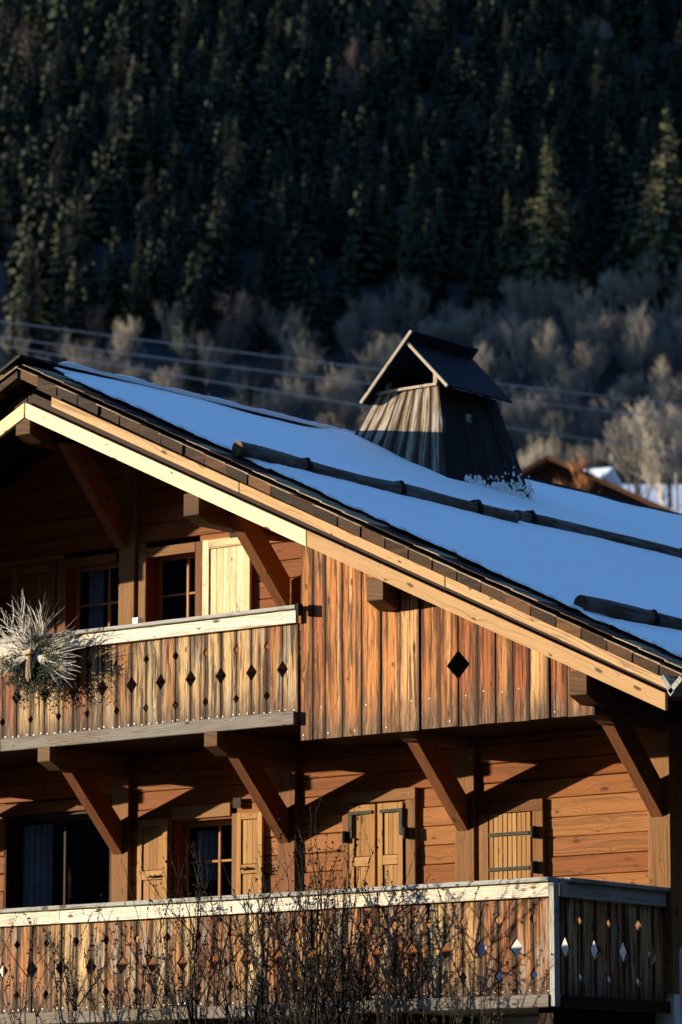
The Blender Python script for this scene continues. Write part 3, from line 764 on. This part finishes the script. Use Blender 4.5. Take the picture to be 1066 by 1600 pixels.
def snow_mesh():
    nx=430; ys=[]; 
    vv=[]; ff=[]
    ny=190
    x0,x1=XA-.0,XE+.02
    for i in range(nx+1):
        x=x0+(x1-x0)*i/nx; ye=sedge(x)+(.18 if x<XA+.35 else 0)+ (max(0,.35-abs(x+3.95))*1.6 if False else 0)
        for j in range(ny+1):
            t=j/ny; y=ye+(YB+1.3-ye)*(t**1.7)
            d=y-ye; e=min(1,.25+d/.05); e=math.sqrt(max(0,1-(1-e)**2))
            ex=min(1,(x1-x)/.08); ex=math.sqrt(max(0,1-(1-ex)**2))
            er=min(1,(x-x0+.04)/.12)
            h=snow_h(x,y)*e*ex*er
            for l,(lx,ly) in ((LOGS[0],(-4.04,-1.23)),(LOGS[2],(-.13,-1.09))):
                if lx+.02<x<lx+.32 and y<ly+.75:
                    k_=max(0,min(1,(y-ly-.45+(x-lx)*.9)/.12)); h*=.75+.25*k_
            vv.append((x,y,zr(x)+h-.004 if h>.002 else zr(x)-.012))
    n=ny+1
    for i in range(nx):
        for j in range(ny): ff.append((i*n+j,(i+1)*n+j,(i+1)*n+j+1,i*n+j+1))
    me=bpy.data.meshes.new('roof_snow'); me.from_pydata(vv,[],ff)
    for p in me.polygons: p.use_smooth=True
    me.materials.append(M['snow']); o=bpy.data.objects.new('roof_snow',me); COL.objects.link(o)
    tag(o,'blue shaded snow blanket lying on the right slope of the chalet roof','snow',kind='stuff')
    # left slope, simple blanket, and strip on the ridge board
    mb=MB(); n=60; ys=[-.95+(4.45+.95)*i/n for i in range(n+1)]; prof=[]
    def cr(y):
        h=.045+.02*noise.noise(Vector((y*2.1,0,0)))+.01*noise.noise(Vector((y*9,0,0)))
        e=min(1,(y+.95)/.15)*min(1,max(0,(4.5-y)/.1)); h*=e
        x=XA+.075; z=ZA+.065
        return [(XA+.082,y,z-.012),(XA+.095,y,z+h*.55),(XA+.05,y,z+h*1.0),(XA-.05,y,z-.03+h*1.0),(XA-.2,y,z-.09+h*.9),(XA-1.0,y,ZA-S+.0+h*2)]
    R_=[cr(y) for y in ys]
    for a,b_ in zip(R_[:-1],R_[1:]):
        for k in range(5): mb.face([a[k],a[k+1],b_[k+1],b_[k]],None,(.5,.5,.5),0,True)
    y0=YV+.4; mb.face([(XA-.9,y0,ZA-.9*S+.06),(2*XA-XE,y0,zr(XE)+.07),(2*XA-XE,YB+1,zr(XE)+.07),(XA-.9,YB+1,ZA-.9*S+.06)][::-1],None,(.5,.5,.5))
    o2=mb.build('ridge_snow',M['snow'],None,merge=True); tag(o2,'thin white strip of snow along the ridge board left of the wooden chimney','snow',kind='stuff')
snow_mesh()

# --- wooden chimney hood
def chimney():
    xc=-5.965; yf,yb=4.0,5.08; zt=10.27; hw=.425; zb=8.75; tp=.385
    def q(sx,sy,z):  # corner at height z
        d=(zt-z)*tp
        return Vector((xc+sx*(hw+d), (yf-d if sy<0 else yb+.03*(zt-z)), z))
    root=MB(); n=8
    # front boards
    for i in range(n):
        a=i/n; b_=(i+1)/n; g_=.014; col=rnd()+(.13,)
        TL=q(-1,-1,zt).lerp(q(1,-1,zt),a); TR=q(-1,-1,zt).lerp(q(1,-1,zt),b_); BL=q(-1,-1,zb).lerp(q(1,-1,zb),a); BR=q(-1,-1,zb).lerp(q(1,-1,zb),b_)
        TR.x-=g_; BR.x-=g_; off=Vector((0,.028,0)); j=Vector((0,random.uniform(-.008,.008),0))
        pts=[BL+j,BR+j,TR+j,TL+j]; L=(TL-BL).length
        root.prism(pts,off,[(0,0),((BR-BL).length,0),((TR-TL).length,L),(0,L)],col=col)
    # right, left, back faces
    for sx in (1,-1):
        m_=9
        for i in range(m_):
            a=i/m_; b_=(i+1)/m_
            TL=q(sx,-1,zt).lerp(q(sx,1,zt),a); TR=q(sx,-1,zt).lerp(q(sx,1,zt),b_); BL=q(sx,-1,zb).lerp(q(sx,1,zb),a); BR=q(sx,-1,zb).lerp(q(sx,1,zb),b_)
            TR.y-=.003; BR.y-=.003; j=Vector((sx*random.uniform(0,.012),0,0)); 
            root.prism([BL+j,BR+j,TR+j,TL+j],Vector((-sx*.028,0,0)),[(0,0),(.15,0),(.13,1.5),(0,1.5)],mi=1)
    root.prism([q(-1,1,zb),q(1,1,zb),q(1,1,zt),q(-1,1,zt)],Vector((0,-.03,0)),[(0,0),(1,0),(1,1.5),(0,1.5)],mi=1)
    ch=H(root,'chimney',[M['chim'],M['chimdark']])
    # top rail + posts
    mb=MB(); mb.box(xc-hw-.06,xc+hw+.0,yf-.035,yf-.005,zt-.01,zt+.02,'x'); mb.build('top_rail',M['chim'],ch)
    for px in (xc-hw+.08,xc+hw-.10):
        mb=MB(); mb.box(px,px+.055,yf+.04,yf+.09,zt,zt+.17,'z'); mb.build('roof_post',M['chim'],ch)
    for px in (xc-hw+.06,xc+hw-.12):
        mb=MB(); mb.box(px,px+.055,yb-.09,yb-.04,zt,zt+.17,'z'); mb.build('roof_post',M['chim'],ch)
    # cap roof: left slope overshoots the ridge
    y0,y1=3.86,5.10; xr=-5.90; za=10.80; ex=.545; sl=1.02
    mb=MB()
    d=Vector((-1,0,-sl)); dl=d*ex*1.13
    a=Vector((xr,y0,za))-d*.095
    mb.obox(a,dl+d*.095,(0,y1-y0,0),(.018,0,-.018),0)
    a=Vector((xr+.012,y0+.03,za-.035)); d2=Vector((1,0,-sl)); mb.obox(a,d2*ex,(0,y1-y0-.03,0),(.016,0,.016),0)
    # folded edge
    mb.build('chimney_roof',M['metalroof'],ch)
    mb=MB(); mb.obox(Vector((xr,y0-.022,za))-d*.095,dl+d*.095,(0,.022,0),Vector((.026,0,-.026)),0); mb.obox(Vector((xr+.02,y0+.006,za-.05)),d2*(ex-.0),(0,.022,0),(.024,0,.024),0); mb.build('verge_strip',M['chimpale'],ch)
    # hatch on right side
    mb=MB(); zc=9.93; dd=(zt-zc)*tp; px=xc+hw+dd+.015
    mb.box(px,px+.02,4.30,4.40,9.95,9.97,'y'); mb.box(px,px+.015,4.30,4.40,9.88,9.91,'y'); mb.box(px-.01,px+.008,4.31,4.39,9.86,9.96,'z'); mb.build('vent_plate',M['railcap'],ch)
M['chimpale']=wood('pale_strip_wood',[(.38,.33,.24),(.42,.36,.27),(.46,.40,.30)],streak=.5,dark_amt=.2,grain=.4)
M['chimdark']=wood('dark_chimney_boards',[(.010,.008,.006),(.014,.010,.007),(.03,.02,.012)],streak=.9,dark_amt=.6,grey=(.20,.24,.28),grey_amt=.02,dark=(.006,.005,.004),grain=.7,bump=.6)  # side and back boards, much darker than the front
chimney()
# loose snow stuck to the chimney foot
mb=MB()
for k in range(230):
    y=random.uniform(3.9,5.18); t=max(0,(y-4.0)/1.2); hmax=.12+.30*t**2
    z=9.02+abs(random.gauss(0,.42))*hmax*1.6; z=min(z,9.05+hmax*1.3)
    d=(10.27-z)*.385; x=-5.965+.425+d+.018; r=random.uniform(.012,.036)*(1.25 if z<9.2 else .8)
    c=Vector((x,y,z)); P=[c+Vector((random.uniform(0,.012),cos(a)*r*random.uniform(.6,1.4),sin(a)*r*random.uniform(.6,1.4))) for a in [kk*pi/3.5 for kk in range(7)]]
    tip=c+Vector((.02,0,0))
    for kk in range(7): mb.face([P[kk],P[(kk+1)%7],tip],None,(.5,.5,.5))
o=mb.build('clinging_snow',M['snow']); tag(o,'speckled snow clinging to the dark foot of the chimney','snow',kind='stuff')

# ================================================================== things near the house
# twig decoration on the balcony
def twigs():
    c=Vector((-6.67,-1.27,6.80)); root=empty('twig_decoration',c)
    tag(root,'silvery twig star with fir sprigs tied to the upper balcony railing','decoration')
    inv=Matrix.Translation(-c)
    mb=MB()
    for i in range(150):
        r=random.random()
        if r<.36: an=rad(random.uniform(-35,28))
        elif r<.66: an=rad(random.uniform(150,205))
        elif r<.90: an=rad(random.uniform(50,118))
        else: an=rad(random.uniform(118,150))
        L=random.uniform(.26,.68); out=random.uniform(-.25,.02)
        p=[c+Vector((cos(an)*.03,0,sin(an)*.03))]; a2=an
        m_=6
        cv=random.uniform(-.09,.09)
        for k in range(1,m_+1):
            a2+=cv+random.uniform(-.13,.13); p.append(p[-1]+Vector((cos(a2)*1.1,out*.5,sin(a2)))*L/m_)
        mb.tube(p,[.0045,.0042,.004,.0035,.003,.0022,.001],4,cap=False)
        for b_ in range(random.choice([1,2,3])):
            k=random.randint(2,4); a3=an+random.choice([-1,1])*random.uniform(.3,.7); q=p[k]
            l2=L*random.uniform(.2,.4); mb.tube([q,q+Vector((cos(a3),out*.5,sin(a3)))*l2*.5,q+Vector((cos(a3+.15),out*.5,sin(a3+.15)))*l2],[.0035,.003,.0012],3,cap=False)
    o=mb.build('twig_rays',M['twiglight'],root); o.matrix_parent_inverse=inv
    mb=MB()
    for k in range(9):
        x=random.uniform(-.03,.03); mb.tube([c+Vector((x*.5,-.03,.02)),c+Vector((x,-.045,-.12)),c+Vector((x*1.6,-.04,-.22-random.random()*.05))],[.014,.013,.010],6)
    mb.tube([c+Vector((-.05,-.04,.02)),c+Vector((.04,-.045,.035))],[.032,.03],9)
    o=mb.build('twig_bundle',M['twigtan'],root); o.matrix_parent_inverse=inv
    mb=MB()
    for i in range(230):
        an=rad(random.uniform(0,360)); L=random.uniform(.16,.52)
        if sin(an)>.2: L*=.72
        st=c+Vector((random.uniform(-.08,.08),.04,random.uniform(-.05,.05))); d=Vector((cos(an),random.uniform(-.35,.05),sin(an)*.9-.1))
        prev=st
        for k in range(1,9):
            q=st+d*L*k/8+Vector((0,0,-.05*(k/8)**2)); mb.tube([prev,q],.0025,3,cap=False); prev=q
            if k>2:
                for s_ in (-1,1):
                    l=random.uniform(.03,.06); dv=Vector((-d.z*s_+d.x*.6,random.uniform(-.4,.4),d.x*s_+d.z*.6)).normalized()*l; wv=Vector((d.x,0,d.z))*.010
                    mb.face([q,q+dv*.5+wv,q+dv,q+dv*.5-wv])
    o=mb.build('fir_sprigs',M['fir'],root); o.matrix_parent_inverse=inv
twigs()
mb=MB(); mb.box(-5.46,-5.385,-1.14,-1.06,7.026,7.085,'z'); mb.tube([(-5.42,-1.1,7.085),(-5.42,-1.1,7.092)],.012,8)
o=mb.build('lantern_block',M['white'],None,.008); tag(o,'small white block standing on the upper balcony handrail','block')
# pale post to the right of the side railing
root=empty('garden_post',(0,0,0))

# dry garden shrubs in front of the lower balcony
def shrub(px,py,zbase,h,nst,spread,seed):
    random.seed(seed); c=Vector((px,py,zbase)); mb=MB(); lf=MB()
    def stem(p,d,L,r,depth):
        pts=[p]; n=7; dd=d.copy()
        for k in range(n):
            dd=(dd+Vector((random.uniform(-.09,.09),random.uniform(-.09,.09),.05))).normalized(); pts.append(pts[-1]+dd*L/n)
        mb.tube(pts,[r*(1-.75*k/n) for k in range(n+1)],5 if r>.008 else 3,cap=False)
        if depth<2:
            for b_ in range(random.randint(4,8) if depth==0 else random.randint(2,5)):
                k=random.randint(2,n-1); side=Vector((random.uniform(-1,1),random.uniform(-.7,.7),random.uniform(.1,.9))).normalized()
                stem(pts[k],(dd*.7+side*.8).normalized(),L*random.uniform(.22,.42),r*.45,depth+1)
        # seed heads: tight curled leaves round the upper third of each stem
        if depth<2 or random.random()<.5:
            for b_ in range({0:24,1:10,2:4}[depth]):
                f=1-random.random()**1.6*(.40 if depth==0 else .6); k=max(1,min(n,int(f*n+.999))); q=pts[k-1].lerp(pts[k],f*n-(k-1))
                dv=Vector((random.uniform(-1,1),random.uniform(-1,1),random.uniform(-1.2,.8))).normalized()*random.uniform(.012,.036)
                wv=dv.cross(Vector((random.uniform(-1,1),random.uniform(-1,1),.3))).normalized()*random.uniform(.004,.011); bend=Vector((0,0,-.008))
                lf.face([q,q+dv*.5+wv,q+dv+bend]); lf.face([q,q+dv+bend,q+dv*.5-wv+bend])
    for i in range(nst):
        a=random.uniform(0,2*pi); lean=random.uniform(0,spread)
        d=Vector((cos(a)*lean,sin(a)*lean*.6,1)).normalized()
        stem(c+Vector((random.uniform(-.12,.12),random.uniform(-.1,.1),0)),d,h*random.uniform(.62,.95),random.uniform(.009,.016),0)
    return mb,lf
SH=[ # x, y, top z, stems, spread, label
 (-5.93,-2.05,4.25,5,.12,'sparse dry shrub at the far left end of the lower balcony'),
 (-5.35,-2.1,4.00,5,.20,'thin dark dry stalks below the curtained terrace door'),
 (-4.75,-2.05,4.15,5,.18,'few bent bare stems left of the dense shrubs before the lower railing'),
 (-3.85,-2.1,4.75,10,.17,'tall leggy shrub below the lower window with open shutters'),
 (-3.15,-2.05,4.60,13,.22,'dense dark shrub with clumped dead leaves below the longest lower brace'),
 (-2.60,-2.1,4.72,14,.18,'thickest dark shrub left of the closed double shutters'),
 (-2.10,-2.05,4.75,12,.16,'tallest dried stalks in front of the closed double shutters'),
 (-1.70,-2.15,4.25,6,.24,'spreading shrub with one long branch arching to the right'),
 (-1.20,-2.05,3.45,3,.4,'low bare stems arching beneath the front railing near the evergreen'),
]
for i,(x,y,zt,n,sp,lab) in enumerate(SH):
    zb=1.5; root=empty('dry_shrub',(x,y,zb)); tag(root,lab,'shrub','dry shrubs in front of the lower balcony')
    mb,lf=shrub(0,0,0,(zt-zb),max(3,int(n*.95)),sp,40+i)
    # thicker lower trunk
    if n>8:
        x_=0; pts=[(0,0,-.05)]
        for k in range(1,7): x_+=random.uniform(-.06,.06); pts.append((x_,random.uniform(-.03,.03),.3*k))
        mb.tube(pts,[.045,.04,.036,.033,.028,.02,.012],7)
    mb.build('stems',M['twigdark'],root,merge=False); lf.build('dead_leaves',M['twigdark'],root)
random.seed(99)
def evergreen(x,y,zb,zt,w_,n,lab):
    root=empty('evergreen_bush',(x,y,zb)); tag(root,lab,'bush','small evergreen bushes below the railing corner')
    mb=MB(); st=MB()
    for i in range(n):
        a=random.uniform(0,2*pi); rr=w_*math.sqrt(random.random()); hh=(zt-zb)*random.uniform(.75,1.0)*(1-.25*(rr/w_)**2)
        base=Vector((rr*cos(a)*.4,rr*sin(a)*.3,0)); top=Vector((rr*cos(a)*1.1,rr*sin(a)*.7,hh))
        mid=base.lerp(top,.6)+Vector((0,0,.05)); pts=[base,mid,top]
        st.tube(pts,[.008,.005,.002],3,cap=False)
        for k in range(26):
            t=.45+.55*random.random(); q=base.lerp(mid,t/.6) if t<.6 else mid.lerp(top,(t-.6)/.4)
            dv=Vector((random.uniform(-1,1),random.uniform(-1,1),random.uniform(.1,1.2))).normalized()*random.uniform(.02,.045); wv=Vector((-dv.y,dv.x,random.uniform(-.02,.02))).normalized()*.006
            mb.face([q,q+dv*.5+wv,q+dv,q+dv*.5-wv])
    st.build('stems',M['twigdark'],root); mb.build('leaves',M['sprig'],root)
evergreen(-1.38,-2.35,1.5,3.42,.16,26,'narrow dark evergreen tuft against the bottom beam of the railing')
evergreen(-.55,-2.3,1.5,3.62,.42,62,'wider fine leaved evergreen at the corner post of the lower balcony')

# pale garden pillar right of the side railing (partly out of frame)
COL.objects.unlink(root) if False else None
bpy.data.objects.remove(bpy.data.objects['garden_post'])
_d=Vector((0,0,0))
def pxpoint(x,y,t):
    F=F0*cos(PIT)+Vector((0,0,1))*sin(PIT); U=-F0*sin(PIT)+Vector((0,0,1))*cos(PIT)
    return CAM+(F+RR*(x-533)/6080-U*(y-800)/6080)*t
P=Vector((.66,-.62,1.5)); root=empty('garden_tank',P); tag(root,'blue grey upright tank with small knob beside the dark side railing','tank')
mb=MB(); H_=2.17; mb.tube([(0,0,-.02),(0,0,.05),(0,0,H_-.06),(0,0,H_-.02),(0,0,H_)],[.085,.09,.09,.08,.05],24); mb.build('body',M['bluegrey'],root)
mb=MB(); mb.tube([(-.03,0,H_-.01),(-.03,0,H_+.06)],.02,10); mb.build('knob',M['white'],root)

# ================================================================== background
random.seed(21)
def spruce_mesh(h,w,seed,snow=.05,dens=1.0):
    random.seed(seed); mb=MB(); n=int(24*dens)
    for i in range(n):
        t=(i+.5)/n; z=h*(.08+.92*t); R_=w*(1-t)**.85*random.uniform(.8,1.15)+.12
        nb=max(4,int(11*(1-t)+4))
        for b_ in range(nb):
            a=2*pi*(b_+random.random())/nb; L=R_*random.uniform(.65,1.1); m_=max(2,int(L/.33)); z0=z+random.uniform(-.15,.15)*h/n
            for k in range(m_):
                f=(k+.6)/m_; r=L*f; zz=z0+.10*L*f-.35*L*f*f; s_=random.uniform(.22,.40)*(1.15-.5*f)
                c=Vector((cos(a)*r,sin(a)*r,zz)); tn=Vector((-sin(a),cos(a),0))*s_*.8; rd=Vector((cos(a),sin(a),-.45))*s_
                tn=tn+Vector((0,0,random.uniform(-.12,.12)))
                mi=1 if random.random()<snow*(1.2-f) else 0
                col=rnd(); mb.face([c-tn*.9,c+rd*.9+Vector((0,0,-.06)),c+tn*.9,c-rd*.5],None,col,mi)
                mb.face([c+Vector((0,0,.04)),c+tn*.5+Vector((0,0,-s_*.9)),c-tn*.4+rd*.3+Vector((0,0,-s_*1.0))],None,col,0)
    # leading tip
    mb.tube([(0,0,h*.93),(0,0,h*1.03)],[.12,.01],4,cap=False)
    return mb
M['farsnow']=snowmat('branch_snow',(.16,.19,.23))
protos=[]
def make_spruce(h,w,seed,mat,snow):
    root=empty('spruce_tree',(0,0,-500)); 
    spruce_mesh(h,w,seed,snow).build('crown',[mat,M['farsnow']],root)
    tb=MB(); tb.tube([(0,0,-1.5),(0,0,h*.5),(0,0,h*.95)],[.22,.14,.03],6,cap=False); tb.build('trunk',M['bark'],root)
    return root
for k,(h,w_,sn) in enumerate([(14,3.7,.05),(13,3.2,.10),(15.5,3.9,.03),(11.5,3.3,.16),(13.5,2.9,.05),(12.5,3.7,.12)]):
    protos.append(make_spruce(h,w_,100+k,M['needle'],sn))
pale=make_spruce(14.0,3.7,201,M['needlepale'],.04)
random.seed(5)
used=set()
def place(proto,u,v,s,label,cat,group,rz=None,sz=None):
    if id(proto) in used: o=copy_tree(proto)
    else: o=proto; used.add(id(proto))
    p=far(u,v); o.location=(p.x,p.y,th(u,v)-.3); o.rotation_euler=(random.uniform(-.03,.03),random.uniform(-.03,.03),random.uniform(0,6.28) if rz is None else rz)
    o.scale=(s*random.uniform(.9,1.1),s*random.uniform(.9,1.1),s*(sz or random.uniform(.9,1.15))); tag(o,label,cat,group); return o
GS='spruces covering the dark mountainside'
# special trees (px of base centre, py of base): u solved by marching
def solve_u(px,py,umin=250,umax=800):
    u=umin
    while u<umax:
        v=pix_lat(px,u)
        if th(u,v)>=pix_z(py,u): return u,v
        u+=1
    return u,v
SPEC=[(865,470,1.25,'large pale green spruce standing above the lit brush right of centre'),
      (1045,470,1.5,'broad spruce cut by the right edge of the picture above the brush'),
      (643,420,.85,'small light topped spruce directly above the chimney hood'),
      (597,425,.65,'little spruce just left of the light topped one above the chimney'),
      (800,460,.8,'short pale spruce at the left foot of the large pale one')]
for px,py,s,lab in SPEC:
    u,v=solve_u(px,py); place(pale,u,v,s,lab,'spruce',GS,sz=s*1.0 and 1.0)
# forest rows
cnt=0; pts=[]
u=352
while u<585:
    half=.088*u*1.12; step=random.uniform(4.6,5.6)*(1+ (u-352)/900)
    v=-half+random.uniform(0,step)
    while v<half:
        uu=u+random.uniform(-4,4); vv_=v+random.uniform(-1.3,1.3)
        pxx=533+vv_/uu*6080
        # brush belt occupies the lower part, spruces start higher there
        lim=394 if pxx>520 else 384
        if 280<pxx<500 or pxx<60: lim=362 if random.random()<.5 else lim
        if uu>lim: pts.append((uu,vv_))
        v+=step*random.uniform(.8,1.2)
    u+=11.0
random.shuffle(pts); pts=pts[:290]
for (uu,vv_) in pts:
    place(random.choice(protos),uu,vv_,random.choice([random.uniform(.5,.75),random.uniform(.7,.95),random.uniform(.8,1.08)]),'dark spruce among the many covering the mountainside','spruce',GS)
print('spruces',len(pts))
# the rest of the wood between and behind them, one mass
def forest_mass():
    random.seed(77); mb=MB()
    for i in range(900):
        uu=random.uniform(376,600); vv_=random.uniform(-1,1)*.098*uu; pxx=533+vv_/uu*6080
        if uu<(394 if pxx>520 else 386): continue
        h=random.uniform(6,12); w_=h*random.uniform(.2,.28); p=far(uu,vv_,th(uu,vv_)-.5); n=11
        for k in range(n):
            t=(k+.3)/n; z=h*(.04+.96*t); R_=w_*(1-t)**.85+.15; nb=max(5,int(9*(1-t)+4))
            for b_ in range(nb):
                a=2*pi*(b_+random.random())/nb; L=R_*random.uniform(.7,1.15); c=Vector((cos(a),sin(a),0)); tn=Vector((-sin(a),cos(a),0)); wd=.25+L*.28
                q=p+Vector((0,0,z)); mid=q+c*L*.6+Vector((0,0,.05)); tip=q+c*L+Vector((0,0,-.28*L))
                mb.face([q,mid+tn*wd,tip,mid-tn*wd+Vector((0,0,-.1))]); 
                m2=q+c*L*.8; mb.face([m2+tn*wd*.8,m2-tn*wd*.8,m2+Vector((0,0,-.75))+c*.1])
    o=mb.build('spruce_forest',M['needle']); tag(o,'dense dark mass of spruces filling the mountainside behind the single trees','forest',kind='stuff')
forest_mass()
# bare trees
def bare_mesh(h,w,seed,up=.7):
    random.seed(seed); mb=MB()
    def br(p,d,L,r,depth):
        n=3; pts=[p]; dd=d
        for k in range(n):
            dd=(dd+Vector((random.uniform(-.2,.2),random.uniform(-.2,.2),.10))).normalized(); pts.append(pts[-1]+dd*L/n)
        mb.tube(pts,[r*(1-.25*k) for k in range(n+1)],3,cap=False,smooth=False)
        if depth<4:
            for b_ in range(5 if depth<2 else 5):
                q=pts[random.randint(1,n)]; s_=Vector((random.uniform(-1,1),random.uniform(-1,1),random.uniform(-.1,1))).normalized()
                br(q,(dd*up+s_*.75).normalized(),L*random.uniform(.5,.75),max(r*.5,.022),depth+1)
    for k in range(3): 
        a=random.uniform(0,6.28); br(Vector((cos(a)*.3,sin(a)*.3,-.5)),Vector((cos(a)*w,sin(a)*w,1)).normalized(),h*.42,.12,0)
    return mb
def make_bare(h,w,seed,mat,name='bare_tree'):
    root=empty(name,(0,0,-500)); bare_mesh(h,w,seed).build('branches',mat,root)
    tb=MB(); tb.tube([(0,0,-1),(.1,0,h*.3)],[.2,.12],6,cap=False); tb.build('trunk',M['bark'],root); return root
bares=[make_bare(9,.35,300+k,M['twigpale']) for k in range(4)]
pinks=[make_bare(9,.4,310+k,M['twigpink']) for k in range(2)]
random.seed(8)
GB='bare pale trees along the foot of the forest'
nb=0
def bt(proto,px,py,s,label='bare pale brushy tree along the foot of the forest',grp=GB,u=None):
    if u is None: u,v=solve_u(px,py)
    else: v=pix_lat(px,u)
    place(proto,u,v,s,label,'bare tree',grp)
for row,(uu,n) in enumerate([(340,12),(349,14),(358,16),(366,18),(374,18),(382,17),(389,15)]):
    for k in range(n):
        px=500+(k+random.random())*600/n
        if row>4 and px<530: continue
        place(random.choice(bares),uu+random.uniform(-4,4),pix_lat(px,uu),random.uniform(.5,.85),'bare pale brushy tree along the foot of the forest','bare tree',GB); nb+=1
for row,(uu,n) in enumerate([(358,9),(367,11),(376,11),(384,8)]):
    for k in range(n):
        px=20+(k+random.random())*500/n
        place(random.choice(bares+bares+pinks),uu+random.uniform(-4,4),pix_lat(px,uu),random.uniform(.45,.85),'bare pale brushy tree along the foot of the forest','bare tree',GB); nb+=1
place(random.choice(pinks),345,pix_lat(75,345),.9,'brownish bare tree standing alone at lower left above the ridge','bare tree',GB)
bt(pinks[0],548,190,1.05,'round pinkish bare tree high among the dark spruces near the top centre',GB)
bt(pinks[1],40,130,.9,'brownish bare tree among spruces near the upper left edge',GB)
bt(pinks[1],175,230,.8,'dull pink bare tree among spruces at upper left',GB)
bt(bares[1],940,120,.9,'slender pale bare tree among spruces at the upper right',GB)
bt(bares[0],760,250,.7,'thin greyish bare tree in the middle of the dark spruces',GB)
bt(bares[2],295,200,.8,'faint olive bare tree among spruces left of centre',GB)
# nearer bare trees
place(bares[3],250,pix_lat(826,250),.62,'pale rounded bare tree just right of the chimney hood','bare tree',GB)
place(bares[2],265,pix_lat(1000,265),.9,'tall pale bare tree leaning at the right above the snow field','bare tree',GB)
place(bares[1],262,pix_lat(1052,262),.95,'pale bare tree at the right edge above the snow field','bare tree',GB)
bush=MB(); bush=bare_mesh(4.5,.5,333).build('branches',M['orange'],None); root=empty('orange_bush',(0,0,0)); bush.parent=root
p=far(150,pix_lat(908,150)); root.scale=(.6,.6,.62); root.location=(p.x,p.y,pix_z(800,150)-.3); tag(root,'orange leaved bush beside the small dark barn','bush')
# small barns
def barn(name,px,u,zt,w_,l_,yaw,lab,snowy):
    v=pix_lat(px,u); p=far(u,v); zg=th(u,v); r=empty(name,(p.x,p.y,zg)); r.rotation_euler=(0,0,TH+yaw); tag(r,lab,'barn')
    h=zt-zg; eh=h-w_*.25
    mb=MB()
    mb.prism([(-w_/2,0,-.5),(w_/2,0,-.5),(w_/2,0,eh-.1),(0,0,h-.12),(-w_/2,0,eh-.1)],(0,l_,0),[(0,0),(w_,0),(w_,eh),(w_/2,h),(0,eh)])
    mb.build('wall',M['soffit'],r)
    mb=MB()
    for s_ in (-1,1): mb.obox((0,-.7,h),(s_*(w_/2+.9),0,-(w_/2+.9)*.5),(0,l_+1.4,0),(0,0,.18),1)
    mb.build('roof',M['snow'] if snowy else M['shingle'],r)
    mb=MB(); mb.box(-.6,.6,-.05,-.01,0,2,'z'); mb.build('door',M['soffit'],r)
    mb=MB(); mb.box(w_*.25,w_*.25+.8,-.05,-.01,eh-1.4,eh-.6,'z'); mb.build('window',M['glass'],r)
barn('dark_barn',868,150,pix_z(722,150),9.0,8,rad(-20),'small dark roofed barn behind the chalet ridge',False)
barn('snowy_barn',945,235,pix_z(736,235),8.0,6,rad(65),'distant barn with a snow covered roof right of the orange bush',True)
# marker pole at the right edge
p=far(120,pix_lat(1063,120)); zg=th(120,pix_lat(1063,120)); root=empty('wooden_pole',(p.x,p.y,zg)); tag(root,'thin pale wooden pole at the right edge of the snow field','pole')
mb=MB(); mb.tube([(0,0,-.3),(0,0,pix_z(738,120)-zg)],[.05,.04],8); mb.build('pole',M['railcap'],root)
mb=MB(); hh=pix_z(738,120)-zg; mb.tube([(0,0,hh),(0,0,hh+.03)],.06,8); mb.build('pole_cap',M['black'],root)
# power lines
M['wire']=simple('aluminium_wire',(.40,.39,.37),.5,.4,.2)
WL_=[((300,566),(1066,607),'uppermost power line crossing behind the chimney'),((300,590),(1066,630),'second power line from the top behind the chimney'),
     ((520,650),(1066,682),'lowest power line, leaving the right side of the chimney')]
for a,b_,lab in WL_:
    u=150; p0=Vector((pix_lat(a[0],u),pix_z(a[1],u))); p1=Vector((pix_lat(b_[0],u),pix_z(b_[1],u))); mb=MB(); pts=[]
    for k in range(41):
        t=-2.2+5.2*k/40; q=p0.lerp(p1,t); sag=.15*((t-.5)**2-.25); P_=far(u+ (t-.5)*6,q.x,q.y+sag); pts.append(P_)
    mb.tube(pts,.018,5,cap=False); o=mb.build('power_line',M['wire']); tag(o,lab,'power line','power lines behind the house')

bpy.context.view_layer.update()
